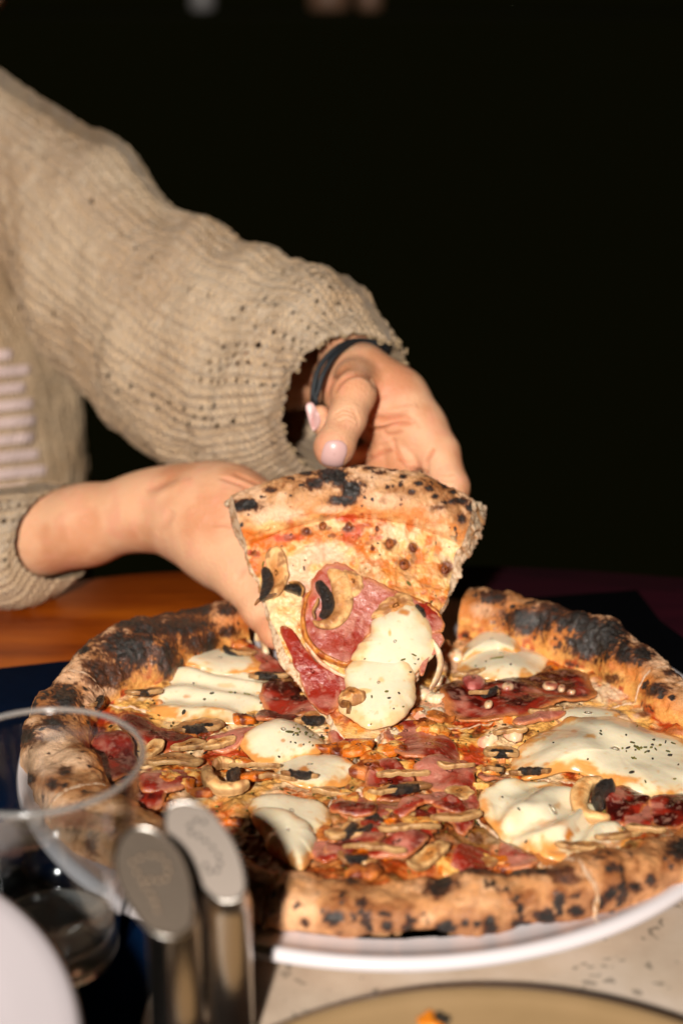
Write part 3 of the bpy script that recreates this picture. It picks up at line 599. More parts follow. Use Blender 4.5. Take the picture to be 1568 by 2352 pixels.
mozz(Held, [(796,1560),(806,1532),(832,1508),(878,1496),(925,1510),(950,1548),(952,1592),(936,1632),(905,1662),(862,1678),(828,1668),(800,1648),(778,1622),(786,1592)], .0062, [(878,1562,9,8,lin(240,190,130),.8),(836,1588,14,5,lin(236,180,110),.8)], n=160, K=50, p=3.2, pw=.6, lift=.0018, wav=(.0012, 45))
ribbon(Held, [(988,1472),(1004,1500),(1010,1530),(1002,1562),(985,1590)], [5, 8, 8, 7, 4], .004, flat_c(lin(240,214,180), lin(224,184,140)), M['mozz'], 'cheese_strand', held, nu=40, nv=12, lift=.001, wav=(.0008, 200), wet=.7)
ribbon(Held, [(655,1468),(680,1528),(715,1590),(752,1642)], [4, 6, 7, 5], .003, flat_c(lin(240,210,170), lin(222,178,130)), M['pizza'], 'dough_edge', held, nu=60, nv=10, lift=-.003, wav=(.0008, 220), wet=.3)
hm = blob(Held, [(778,1632),(782,1610),(808,1602),(832,1612),(840,1626),(826,1640),(800,1640)], .004, mush_col(.55), M['mush'], 'mushroom_slice', held, n=50, K=12, p=2.5, lift=.007, wav=(.001, 200), wav2=(.0005, 500), wet=.4, sd=sd_(), jag=(.0007, 300), thick=.004)
ribbon(Held, [(782,1632),(800,1640),(798,1660)], [4, 6, 4], .003, flat_c(lin(170,112,54), lin(110,66,28)), M['mush'], 'stem', hm, nu=20, lift=.006)
# little raised brown blisters on the held slice
for (x, y, rx) in [(895,1250,11),(948,1258,10),(928,1296,13),(1022,1307,11),(866,1218,7),(741,1211,10),(704,1222,8),(800,1212,10),(583,1270,11),(855,1263,6)]:
    r = rx*Held.mpp; c = Held.inv(x, y); th = np.linspace(0, 2*np.pi, 10, endpoint=False)
    blob(Held, np.stack([c[0]+r*np.cos(th), c[1]+r*1.2*np.sin(th)], -1), .0014, flat_c(lin(98,38,10), lin(160,82,24), 500), M['pizza'], 'browned_blister', held, n=24, K=6, p=2, loc=True, wet=.9, thick=.0006, wav2=(.0003, 700))
# ---- flat pizza, traced pieces
mozz(Flat, [(335,1600),(350,1570),(385,1545),(430,1530),(500,1525),(560,1535),(605,1555),(632,1590),(640,1625),(605,1652),(545,1662),(450,1657),(380,1645),(340,1628)], .0045, [(430,1600,10,4,BRS,.6),(520,1575,20,6,lin(232,180,120),.6),(500,1650,70,10,lin(190,150,90),.5)], n=150, K=46, extra=lambda A, B, S: .0016*np.sin(B*330 + A*60 + 1.5*fbm(A, B, 0, 40, 2, 5))*ss(1, .8, S))
mozz(Flat, [(415,1515),(470,1497),(530,1496),(590,1520),(600,1545),(540,1552),(470,1550),(420,1540)], .0035, lift=.002, n=100)
mozz(Flat, [(548,1712),(590,1684),(650,1668),(710,1674),(747,1700),(735,1732),(690,1752),(640,1762),(585,1748)], .0085, [(650,1700,5,4,BRS,.7),(690,1712,5,4,BRS,.7)], lift=.001)
mozz(Flat, [(620,1748),(700,1738),(780,1742),(812,1768),(790,1800),(720,1815),(650,1800),(615,1775)], .0055, [(700,1767,18,9,BRS,.95),(800,1790,20,10,BRS,.6)])
mozz(Flat, [(575,1852),(640,1838),(730,1848),(765,1878),(750,1915),(715,1940),(650,1930),(595,1905)], .006)
mozz(Flat, [(585,1895),(650,1885),(708,1905),(722,1950),(710,2005),(688,2018),(648,1985),(600,1935)], .009, lift=.003)
mozz(Flat, [(1100,1835),(1150,1808),(1230,1800),(1310,1815),(1375,1845),(1425,1880),(1445,1925),(1400,1962),(1310,1978),(1225,1962),(1150,1920),(1108,1880)], .0075, [(1310,1915,16,16,BRS,1),(1260,1890,40,10,lin(238,180,130),.7),(1395,1945,40,14,BRS,.7),(1280,1850,8,8,lin(200,150,90),.7)], n=140, K=40, extra=lambda A, B, S: .0022*np.sin(A*230 - B*260 + 2*fbm(A, B, 0, 40, 2, 6))*ss(1, .8, S))
mozz(Flat, [(1170,1745),(1200,1705),(1260,1675),(1340,1658),(1420,1660),(1500,1678),(1570,1705),(1640,1760),(1640,1815),(1560,1842),(1470,1825),(1370,1790),(1300,1778),(1230,1785),(1185,1775)], .0105, [(1352,1691,14,5,lin(214,140,50),.8),(1318,1680,7,4,BRS,.6),(1250,1765,30,6,lin(220,160,90),.6)], n=170, K=52, p=2.4, extra=lambda A, B, S: .002*fbm(A, B, 0, 26, 2, 77))
mozz(Flat, [(1050,1535),(1062,1500),(1110,1472),(1170,1468),(1215,1490),(1255,1520),(1245,1552),(1190,1568),(1120,1568),(1070,1560)], .005, [(1185,1565,12,4,BRS,.5)], n=130, K=40, lift=.001)
mozz(Flat, [(1060,1520),(1075,1488),(1120,1470),(1165,1474),(1192,1498),(1185,1520),(1145,1510),(1100,1512)], .0065, lift=.0035, n=90)
mozz(Flat, [(1280,1645),(1340,1625),(1400,1632),(1420,1650),(1350,1665),(1290,1662)], .0015, n=60, K=12)
ham(Flat, [(1012,1585),(1055,1568),(1130,1574),(1200,1562),(1270,1545),(1325,1552),(1362,1585),(1372,1606),(1330,1622),(1280,1636),(1215,1655),(1140,1658),(1070,1652),(1025,1630)], pink=.0, dark=.75, wav=(.0035, 60), n=150, K=36, lift=.003, edge=.8)
blob(Flat, [(1060,1578),(1090,1570),(1112,1580),(1105,1598),(1075,1602)], .0025, flat_c(lin(196,110,100), lin(150,60,54)), M['ham'], 'ham_fat_spot', par(Flat, [(1080,1590)]), n=30, K=8, lift=.0055, wet=.95)
for (x, y, rx, ry) in [(1165,1592,14,6),(1262,1590,18,7),(1288,1597,9,6),(1120,1640,10,6),(1310,1610,10,6)]:
    blob(Flat, [(x-rx, y), (x-rx*.6, y-ry), (x+rx*.6, y-ry), (x+rx, y), (x+rx*.5, y+ry), (x-rx*.5, y+ry)], .0015, flat_c(lin(222,180,140), lin(176,100,80)), M['mozz'], 'fat_spot', par(Flat, [(x, y)]), n=24, K=6, lift=.006, wet=.95, sd=sd_())
for pts, pk, dk in [([(600,1600),(680,1582),(738,1615),(765,1650),(690,1660),(620,1645)], .2, .5), ([(565,1478),(615,1505),(655,1550),(668,1575),(635,1578),(592,1545),(562,1510)], .45, .1),
    ([(285,1655),(350,1668),(420,1692),(455,1712),(400,1722),(330,1712),(275,1685)], .2, .4), ([(320,1800),(400,1785),(465,1775),(480,1798),(410,1830),(330,1840)], .5, .2), ([(200,1720),(255,1695),(305,1715),(310,1765),(265,1800),(215,1785)], .15, .3), ([(300,1805),(380,1815),(370,1860),(310,1868),(270,1840)], .1, .5),
    ([(478,1702),(540,1688),(590,1690),(560,1716),(500,1728)], .75, 0), ([(600,1645),(660,1650),(700,1662),(640,1672),(590,1668)], .2, .5),
    ([(755,1690),(800,1665),(858,1668),(865,1700),(820,1722),(770,1715)], .85, -.2), ([(905,1730),(950,1700),(1010,1690),(1048,1712),(1050,1752),(985,1765),(925,1758)], .6, 0), ([(955,1778),(1010,1755),(1075,1745),(1092,1785),(1075,1835),(1010,1830),(965,1808)], .85, -.1),
    ([(850,1775),(900,1760),(950,1795),(930,1840),(870,1845),(845,1815)], .3, .3), ([(765,1855),(830,1838),(900,1862),(945,1885),(890,1905),(800,1892)], .2, .2), ([(1040,1860),(1088,1822),(1094,1885),(1066,1925),(1040,1905)], .5, .2), ([(1045,1965),(1100,1938),(1140,1980),(1095,2012),(1040,2005)], .35, 0),
    ([(1385,1820),(1445,1812),(1492,1845),(1450,1890),(1395,1885)], .1, .6), ([(1498,1838),(1575,1828),(1590,1895),(1520,1912),(1488,1880)], .05, .7), ([(1440,1865),(1490,1845),(1500,1900),(1465,1925),(1435,1900)], .85, -.2), ([(880,1690),(940,1668),(985,1680),(950,1712),(900,1715)], .7, 0), ([(700,1960),(760,1940),(790,1975),(740,2000)], .7, 0), ([(770,1700),(815,1695),(830,1730),(790,1745)], .8, 0),
    ([(1180,1665),(1250,1650),(1300,1652),(1240,1672),(1190,1680)], .9, -.3), ([(1030,1830),(1060,1850),(1050,1900),(1015,1890),(1005,1850)], .3, .3), ([(820,1900),(900,1895),(930,1920),(860,1935)], .4, .2), ([(1150,1940),(1230,1975),(1220,2005),(1150,1990)], .3, .3)]:
    ham(Flat, pts, pk, dk, lift=.0028, wav=(.0032, 85), n=72, K=18)
D = math.radians
for (x, y, R, rot, asp, nt_, g, dk, lift, tilt) in [(546,1508,.0115,D(-35),.75,.3,True,0,.004,(.0,-.35)), (620,1572,.0115,D(-10),.7,.3,True,.1,.004,(0,-.3)), (457,1676,.0125,D(0),.6,.2,True,.35,.002,(0,-.2)), (332,1606,.0095,D(10),.8,.3,True,.3,.004,(0,-.2)),
    (395,1752,.0155,D(0),.5,.15,False,.1,.004,(0,-.3)), (350,1735,.008,D(60),.5,.2,False,-.3,.006,(0,0)), (435,1722,.0085,D(0),.5,.2,False,-.1,.004,(0,-.3)), (1112,1621,.0092,D(40),.8,.35,True,-.1,.008,(0,-.5)), (1075,1552,.0085,D(0),.5,.1,False,.1,.004,(0,-.5)),
    (1322,1512,.0125,D(0),.6,.4,True,.1,.004,(0,-.8)), (1150,1738,.0085,D(0),.8,.3,True,.3,.005,(0,-.4)), (1130,1785,.0085,D(90),.6,.3,True,.2,.004,(0,-.3)), (1215,1788,.0095,D(0),.6,.3,True,.5,.004,(0,-.3)),
    (585,1780,.0125,D(-8),.3,.1,False,-.1,.006,(0,-.4)), (925,1795,.012,D(0),.3,.1,False,-.1,.005,(0,-.4)), (925,1818,.013,D(0),.35,.1,True,.8,.003,(0,-.3)), (880,1830,.008,D(30),.6,.2,False,-.2,.005,(0,-.4)),
    (940,1935,.0135,D(10),.4,.2,False,-.1,.006,(0,-.4)), (1045,1905,.012,D(20),.4,.2,False,0,.006,(0,-.4)), (860,1980,.013,D(-10),.4,.2,False,0,.006,(0,-.4)), (985,1990,.014,D(50),.3,.1,False,-.1,.006,(0,-.3)), (785,1935,.010,D(60),.6,.3,True,0,.005,(0,-.4)),
    (1045,1785,.009,D(0),.4,.1,False,0,.006,(0,-.3)), (1420,1935,.012,D(20),.4,.2,False,-.1,.005,(0,-.4)), (1480,1925,.009,D(-20),.4,.2,False,0,.005,(0,-.3)), (215,1645,.010,D(80),.5,.3,True,.1,.006,(0,-.5)), (180,1640,.009,D(90),.5,.3,False,0,.006,(0,-.5)),
    (660,1580,.006,D(70),.5,.2,False,.5,.003,(0,-.4)), (690,1800,.009,D(0),.5,.2,True,.3,.004,(0,-.4)), (760,1830,.010,D(-20),.4,.2,False,.1,.003,(0,-.3)), (640,1810,.009,D(10),.4,.2,False,.1,.004,(0,-.4)), (1170,1700,.009,D(0),.4,.2,False,.2,.003,(0,-.3)), (505,1722,.009,D(30),.35,.1,False,-.2,.005,(0,-.3)), (1330,1965,.011,D(10),.4,.1,False,.1,.005,(0,-.3)), (1250,1648,.009,D(5),.35,.1,False,.4,.002,(0,-.2)),
    (720,1665,.010,D(0),.4,.1,True,.6,.003,(0,-.2)), (250,1875,.008,D(0),.6,.2,False,0,.003,(0,-.2))]:
    mushroom(Flat, (x, y), R, rot, asp, nt_, g, dk, lift, tilt)
for sp, wd, dk in [([(480,1775),(478,1805),(500,1830),(540,1838),(575,1828)], [12,15,16,15,9], -.1), ([(490,1770),(510,1758),(540,1765)], [8,10,8], .2), ([(1385,1815),(1345,1822),(1328,1850),(1340,1880),(1380,1892),(1400,1885)], [14,18,22,18,14,8], -.2)]:
    hm = ribbon(Flat, sp, wd, .004, (lambda dk: (lambda a, b, s, u, sd: mush_col(dk)(a, b, .5+.5*s, None, sd)))(dk), M['mush'], 'mushroom_slice', par(Flat, sp), nu=50, nv=13, lift=.004, wav=(.0006, 250), wet=.35, sd=sd_())
    if dk == -.2: gillpatch(Flat, [(1410,1830),(1385,1835),(1370,1855),(1385,1872)], [14, 16, 15, 10], .005, .005, hm)
    elif dk == -.1: gillpatch(Flat, [(545,1790),(535,1805),(545,1815)], [12, 16, 10], .004, .003, hm)
# torn cheese lumps in the middle
lumps = [(960,1592,20),(1000,1605,14),(970,1648,24),(905,1690,19),(866,1682,20),(892,1712,15),(935,1660,16),(1012,1560,14),(1040,1508,18),(1025,1488,12),(1120,1702,14),(780,1662,13),(1180,1697,16),(1150,1738,7),(690,1655,11),(830,1822,14),(1005,1640,14)]
for (x, y, r) in lumps:
    a = RNG.uniform(0, 6); pts = [(x + 1.35*r*math.cos(t)*RNG.uniform(.6, 1.4), y + .75*r*math.sin(t)*RNG.uniform(.6, 1.4)) for t in np.linspace(0, 6.28, 8, endpoint=False)]
    c2 = [lin(226,160,130), lin(214,130,70), lin(236,196,160)][int(RNG.integers(3))]
    blob(Flat, pts, .0035, flat_c(lin(240,208,168), c2, 260), M['mozz'], 'cheese_lump', par(Flat, [(x, y)]), n=30, K=9, p=2, lift=.0005, wav=(.001, 200), wav2=(.0004, 500), wet=.85, sd=sd_(), thick=.002)
ribbon(Flat, [(585,1475),(600,1470),(606,1490),(612,1510)], [5, 7, 8, 12], .006, flat_c(lin(236,206,164), lin(220,176,126)), M['mozz'], 'cheese_strand', SL[6][2], nu=30, lift=.001, wet=.6)
# heaped strips on the front slices: scattered mushrooms and ham shreds
for k in range(34):
    th = math.radians(RNG.uniform(-122, -62) if k % 3 else RNG.uniform(-60, -25)); r = RNG.uniform(.06, .122)
    c = (r*math.cos(th), r*math.sin(th)); rot = RNG.uniform(-.9, .9)
    q = pj(f_world(np.array(c[0]), np.array(c[1]), np.array(0.)))
    if any(abs(q[0]-x) < w_ and abs(q[1]-y) < h_ for x, y, w_, h_ in [(660,1930,80,80),(1270,1890,170,80),(680,1700,120,60)]): continue
    if k % 2: mushroom(Flat, c, RNG.uniform(.006, .0115), rot*2, RNG.uniform(.45, .85), RNG.uniform(.1, .5), bool(RNG.integers(3)), RNG.uniform(0, .7), RNG.uniform(.0008, .0035), (RNG.uniform(-.15, .15), RNG.uniform(-.3, .05)), px=False)
    else:
        R = RNG.uniform(.009, .016); t_ = np.linspace(0, 2*np.pi, 9, endpoint=False); P = np.stack([np.cos(t_)*R*RNG.uniform(.7, 1.2, 9), np.sin(t_)*R*.55*RNG.uniform(.7, 1.2, 9)], -1)
        ca, sa = math.cos(rot), math.sin(rot); P = P @ np.array([[ca, sa], [-sa, ca]]) + c
        ham(Flat, P, RNG.uniform(.1, .8), RNG.uniform(-.1, .5), loc=True, n=44, K=9, lift=RNG.uniform(.001, .006), wav=(.003, 120))
# melted cheese and oily sauce lying over and between the toppings
MZ = [(490,1590,170,75),(655,1715,110,60),(715,1775,110,45),(660,1880,110,60),(655,1950,90,80),(1265,1890,190,95),(1400,1745,250,100),(1150,1515,120,60),(1190,1605,190,55),(1020,1780,85,70),(810,1695,60,35)]
for k in range(125):
    th = math.radians(RNG.uniform(-245, 65)); r = RNG.uniform(.012, .125)**1.0; c = np.array([r*math.cos(th), r*math.sin(th)])
    q = pj(f_world(np.array(c[0]), np.array(c[1]), np.array(0.)))
    if any(((q[0]-x)/w_)**2 + ((q[1]-y)/h_)**2 < 1 for x, y, w_, h_ in MZ): continue
    R = RNG.uniform(.003, .009); t_ = np.linspace(0, 2*np.pi, 8, endpoint=False); P = np.stack([np.cos(t_)*R*RNG.uniform(.6, 1.3, 8), np.sin(t_)*R*RNG.uniform(.4, .9, 8)], -1) + c
    kind = k % 4; cs = [(BUTTER, lin(190, 92, 20)), (BUTTER, ORANGE), (ORANGE, lin(96, 30, 6)), (lin(206, 118, 50), lin(120, 44, 10))][kind]
    blob(Flat, P, RNG.uniform(.0006, .0018), flat_c(cs[0], cs[1], 260), M['pizza'], 'melted_cheese', par(Flat, [c], True), n=34, K=8, p=2, lift=RNG.uniform(.0012, .0045), wav=(.0012, 150), wav2=(.0003, 500), wet=1., jag=(.0022, 260), loc=True, sd=sd_(), thick=.003)
# ---- herb flakes, one joined piece per slice
HC1 = [lin(78, 70, 22), lin(56, 48, 18), lin(108, 98, 30), lin(44, 34, 18)]
def flakes(sh, pts, parent, up=.0):
    mb = MB()
    for (a, b, L, wd, ang, hh) in pts:
        c, s = math.cos(ang), math.sin(ang); l2, w2 = L/2, wd/2
        P = np.array([(-l2, -w2*.4), (-l2*.3, -w2), (l2*.6, -w2*.8), (l2, 0), (l2*.3, w2), (-l2*.7, w2*.7)]); P = P @ np.array([[c, s], [-s, c]]) + (a, b)
        V = np.vstack([sh.top(P[:, 0], P[:, 1], np.full(6, hh)), sh.top(P[:, 0], P[:, 1], hh + np.array([.0003, .0005, .0004, .0003, .0006, .0004]))])
        T_ = [[6, 6+i, 7+i] for i in range(1, 5)]; Q = [[i, (i+1) % 6, 6+(i+1) % 6, 6+i] for i in range(6)]
        mb.add(V, Q, T_, HC1[int(RNG.integers(4))], .3)
    if mb.n: tag(mb.build('herb_flakes', M['herb'], parent, smooth=False), kind='stuff')
def ray_top(x, y, obs, dg):
    """first surface the camera ray through a photo pixel meets"""
    d = Vector(rd(x, y)).normalized(); best = None
    for bv in obs:
        h = bv.ray_cast(Vector(CAM), d)
        if h[0] is not None and (best is None or h[3] < best[3]): best = h
    return best
def bvh_of(objs):
    out = []
    for o in objs:
        me = o.data; n = len(me.vertices); co = np.empty(n*3, np.float32); me.vertices.foreach_get('co', co); polys = [tuple(p.vertices) for p in me.polygons]
        out.append(BVHTree.FromPolygons([tuple(v) for v in co.reshape(-1, 3)], polys))
    return out
mz = [o for o in bpy.data.objects if o.name.split('.')[0] in ('mozzarella',)]
BV = {id(o): b for o, b in zip(mz, bvh_of(mz))}
def herb_px(lst):
    per = {}
    for (x, y, L, wd, ang) in lst:
        best = None
        for o in mz:
            h = BV[id(o)].ray_cast(Vector(CAM), Vector(rd(x, y)).normalized())
            if h[0] is not None and (best is None or h[3] < best[0][3]): best = (h, o)
        if best is None: continue
        (p, nrm, _, _), o = best; k_ = o.parent
        n = np.array(nrm); n = n if n @ (CAM - np.array(p)) > 0 else -n; t1 = np.cross(n, [math.sin(ang)*.3, 1, 0]); t1 /= np.linalg.norm(t1); t2 = np.cross(n, t1)
        u = t1*math.cos(ang) + t2*math.sin(ang); v = -t1*math.sin(ang) + t2*math.cos(ang); per.setdefault(k_.name, []).append((np.array(p) + n*.0002, u*L/2, v*wd/2, n))
    for kn, ls in per.items():
        mb = MB()
        for p, u, v, n in ls:
            P = [p-u-v*.4, p-u*.3-v, p+u*.6-v*.8, p+u, p+u*.3+v, p-u*.7+v*.7]; V = [x - n*.0004 for x in P] + [x + n*.0004*RNG.uniform(.5, 1.5) for x in P]
            mb.add(V, [[i, (i+1) % 6, 6+(i+1) % 6, 6+i] for i in range(6)], [[6, 6+i, 7+i] for i in range(1, 5)], HC1[int(RNG.integers(4))], .3)
        tag(mb.build('herb_flakes', M['herb'], bpy.data.objects[kn], smooth=False), kind='stuff')
hl = [(1007*.9185,1650*.9185,.003,.001,.9),(1034*.9185,1638*.9185,.0032,.0008,0),(1025*.9185,1681*.9185,.0015,.0008,.6),(966*.9185,1730*.9185,.002,.001,.3),(972*.9185,1746*.9185,.002,.0009,.4),(912*.9185,1648*.9185,.0012,.0006,0),(1036*.9185,1660*.9185,.001,.0006,.6),
 (1140,1512,.0075,.0008,.15),(1172,1527,.0012,.0008,0),(1115,1520,.001,.0006,.8),(423,1636,.003,.0018,1.1),(487,1593,.0025,.001,.3),(530,1591,.0022,.001,.2),(567,1595,.0035,.0012,-.4),(470,1607,.0015,.001,0),(540,1592,.0012,.001,0),(600,1615,.002,.001,.6),(445,1570,.001,.0008,0),(545,1640,.0012,.001,0)]
for k in range(30): hl.append((RNG.normal(700, 22), RNG.normal(1688, 12), RNG.uniform(.0006, .0015), RNG.uniform(.0004, .0008), RNG.uniform(0, 3)))
for k in range(22): hl.append((RNG.normal(1478, 26), RNG.normal(1722, 14), RNG.uniform(.001, .003), RNG.uniform(.0006, .0012), RNG.uniform(0, 3)))
for k in range(60): hl.append((RNG.uniform(340, 1560), RNG.uniform(1500, 1960), RNG.uniform(.0008, .002), RNG.uniform(.0005, .0009), RNG.uniform(0, 3)))
hl += [(1450,1775,.003,.0012,.4),(1500,1700,.0015,.001,0),(665,1682,.004,.0012,.2)]
herb_px(hl)
# loose flakes between the toppings
for t0, t1, r_ in SL:
    L = []
    for k in range(130):
        th = math.radians(RNG.uniform(t0+1, t1-1)); r = RNG.uniform(.01, .128)
        L.append((r*math.cos(th), r*math.sin(th), RNG.uniform(.0008, .0026), RNG.uniform(.0004, .001), RNG.uniform(0, 3), .0001))
    flakes(Flat, L, r_)
flakes(Held, [(*Held.inv(x, y), L, wd, an, .0002) for x, y, L, wd, an in [(686,1192,.0032,.0022,.8),(575,1226,.003,.0008,1.4),(668,1230,.002,.0008,.6),(604,1295,.004,.001,1.3),(633,1290,.0015,.001,0),(698,1308,.003,.0008,1.7),(662,1298,.001,.0007,0),(872,1278,.0012,.0007,0),(867,1252,.0018,.0007,2.6),(1000,1250,.0024,.0006,1.5),(975,1218,.0012,.001,0),(938,1340,.0036,.0018,2.2),(700,1290,.001,.0006,0),(1030,1260,.0012,.0006,0),(915,1215,.001,.0006,0),(812,1352,.0008,.0006,0),(880,1205,.0009,.0006,0),(990,1385,.002,.0009,1.),(1000,1370,.0014,.0007,1.8)]] + [(RNG.uniform(-.04, .05), RNG.uniform(.06, .12), RNG.uniform(.0006, .0014), .0006, RNG.uniform(0, 3), .0001) for _ in range(26)], held)
# ================================================================== person: hands as smooth distance fields
def rcone(Pt, a, b, r1, r2):
    a, b = np.asarray(a, np.float32), np.asarray(b, np.float32); ba = b - a; l2 = float(ba @ ba) + 1e-12; rr = r1 - r2
    if abs(rr) > math.sqrt(l2)*.98: rr = math.copysign(math.sqrt(l2)*.98, rr); r2 = r1 - rr
    a2 = l2 - rr*rr; il2 = 1/l2; pa = Pt - a; y = pa @ ba; z = y - l2
    x2 = ((pa*l2 - y[..., None]*ba)**2).sum(-1); y2 = y*y*l2; z2 = z*z*l2; k = math.copysign(1, rr)*rr*rr*x2
    d3 = (np.sqrt(np.maximum(x2*a2*il2, 0)) + y*rr)*il2 - r1
    return np.where(np.sign(z)*a2*z2 > k, np.sqrt(x2+z2)*il2 - r2, np.where(np.sign(y)*a2*y2 < k, np.sqrt(x2+y2)*il2 - r1, d3))
def smin(a, b, k): h = np.maximum(k - np.abs(a-b), 0)/k; return np.minimum(a, b) - h*h*k*.25
def surface_nets(D, org, h):
    nx, ny, nz = D.shape; ins = D < 0
    c8 = np.zeros((nx-1, ny-1, nz-1), np.int8)
    for dx in (0, 1):
        for dy in (0, 1):
            for dz in (0, 1): c8 += ins[dx:nx-1+dx, dy:ny-1+dy, dz:nz-1+dz]
    act = (c8 > 0) & (c8 < 8); I = np.argwhere(act); idx = -np.ones(act.shape, np.int64); idx[act] = np.arange(len(I))
    cor = np.array([(x, y, z) for x in (0, 1) for y in (0, 1) for z in (0, 1)])
    val = np.stack([D[I[:, 0]+c[0], I[:, 1]+c[1], I[:, 2]+c[2]] for c in cor], -1)
    acc = np.zeros((len(I), 3)); cnt = np.zeros(len(I))
    for i in range(8):
        for j in range(i+1, 8):
            if abs(cor[i]-cor[j]).sum() != 1: continue
            m = (val[:, i] < 0) != (val[:, j] < 0); t = val[m, i]/(val[m, i]-val[m, j]); acc[m] += cor[i] + t[:, None]*(cor[j]-cor[i]); cnt[m] += 1
    V = (I + acc/cnt[:, None])*h + org; Q = []
    for ax in range(3):
        o = [a for a in range(3) if a != ax]; sl0 = [slice(None)]*3; sl1 = [slice(None)]*3; sl0[ax] = slice(0, -1); sl1[ax] = slice(1, None)
        ch = ins[tuple(sl0)] != ins[tuple(sl1)]; E_ = np.argwhere(ch); E_ = E_[(E_[:, o[0]] > 0) & (E_[:, o[1]] > 0) & (E_[:, o[0]] < D.shape[o[0]]-1) & (E_[:, o[1]] < D.shape[o[1]]-1)]
        def cell(d0, d1): K = E_.copy(); K[:, o[0]] -= d0; K[:, o[1]] -= d1; return idx[K[:, 0], K[:, 1], K[:, 2]]
        q = np.stack([cell(1, 1), cell(0, 1), cell(0, 0), cell(1, 0)], -1); flip = ins[E_[:, 0], E_[:, 1], E_[:, 2]]
        if ax == 1: flip = ~flip
        q[~flip] = q[~flip][:, ::-1]; Q.append(q)
    return V, np.concatenate(Q)
def jt(px, py, Y, rpx): p = on_y(px, py, Y); return p, rpx/F*float(depth(p))
def chain(js): return [jt(*j) for j in js]
def sdf_mesh(palm, fingers, h, kp=.010, kf=.004, kw=.009, kk=.0012, kfs=None):
    allj = [j for c in palm + fingers for j in c]; P = np.array([j[0] for j in allj]); R = np.array([j[1] for j in allj])
    lo = (P - R[:, None]).min(0) - .006; hi = (P + R[:, None]).max(0) + .006; n = np.ceil((hi-lo)/h).astype(int) + 1
    G = np.stack(np.meshgrid(*[lo[i] + np.arange(n[i])*h for i in range(3)], indexing='ij'), -1).astype(np.float32)
    def cd_(ch, k):
        d = None
        for (a, ra), (b, rb) in zip(ch[:-1], ch[1:]):
            e = rcone(G, a, b, ra, rb); d = e if d is None else smin(d, e, k)
        return d
    base = None
    for c in palm:
        d = cd_(c, kp); base = d if base is None else smin(base, d, kp)
    out = base
    for i, c in enumerate(fingers):
        f = smin(base, cd_(c, kf), (kfs[i] if kfs else kw)); out = smin(out, f, kk)
    return surface_nets(out, lo, h)
def vnormals(V, Q):
    n = np.cross(V[Q[:, 2]]-V[Q[:, 0]], V[Q[:, 3]]-V[Q[:, 1]]); N = np.zeros_like(V)
    for k in range(4): np.add.at(N, Q[:, k], n)
    return N/(np.linalg.norm(N, axis=1)[:, None]+1e-12)
def relax(V, Q, it=2, f=.5):
    for _ in range(it):
        A = np.zeros_like(V); c = np.zeros(len(V))
        for k in range(4):
            for m in (1, 3): np.add.at(A, Q[:, k], V[Q[:, (k+m) % 4]]); np.add.at(c, Q[:, k], 1)
        V = V + f*(A/c[:, None] - V)
    return V
def crease(V, N, lines, facing=True):
    q = pj(V); fac = ((CAM - V)*N).sum(1)/np.linalg.norm(CAM-V, axis=1); out = V.copy(); red = np.zeros(len(V))
    for pts, wpx, dep in lines:
        P = crom(pts, 40, closed=False); d = np.full(len(V), 1e9)
        box = (q[:, 0] > P[:, 0].min()-40) & (q[:, 0] < P[:, 0].max()+40) & (q[:, 1] > P[:, 1].min()-40) & (q[:, 1] < P[:, 1].max()+40) & (fac > .05)
        if not box.any(): continue
        dd = np.hypot(q[box][:, 0][:, None]-P[:, 0], q[box][:, 1][:, None]-P[:, 1]); k = dd.argmin(1); t = k/39.; d = dd.min(1)
        g = np.exp(-(d/wpx)**2)*np.sqrt(np.clip(4*t*(1-t), 0, 1))
        out[box] -= N[box]*(g*dep*1.35)[:, None]; red[box] = np.maximum(red[box], g*min(1, abs(dep)/.0012)*(dep > 0))
    return out, red
person = empty('person', (-.30, .5, -.72))
tag(person, 'person in a beige knit sweater lifting a pizza slice with both hands', 'person')
# ---- hand that grips the crust from behind (thumb on top)
up_palm = [chain([(700,830,.285,60),(760,815,.262,59),(806,808,.235,60),(832,868,.19,60),(905,925,.183,66),(955,985,.172,66)]),
           chain([(800,825,.22,56),(800,905,.19,56)]), chain([(835,880,.19,56),(870,950,.19,52),(905,1010,.18,44)]), chain([(905,915,.185,58),(940,1000,.178,52)])]
up_f = [chain([(812,872,.168,44),(812,905,.150,49),(797,962,.136,42),(768,1026,.122,44),(766,1036,.121,40)]),
        chain([(960,985,.172,58),(1006,1040,.158,48),(1034,1120,.142,42),(1030,1170,.132,38),(1000,1210,.122,36),(930,1210,.118,36)]),
        chain([(925,1000,.178,46),(925,1055,.165,44),(915,1120,.15,38),(890,1180,.13,36)]),
        chain([(895,1000,.183,38),(890,1040,.172,36),(868,1095,.16,34),(840,1150,.145,32)]),
        chain([(860,1040,.18,26),(800,1060,.172,25),(762,1020,.164,25),(742,972,.156,24),(736,950,.154,20)])]
V1, Q1 = sdf_mesh(up_palm, up_f, .00085, kp=.012, kfs=[.011, .009, .006, .005, .004], kk=.0008)
V1 = relax(V1, Q1, 2); N1 = vnormals(V1, Q1)
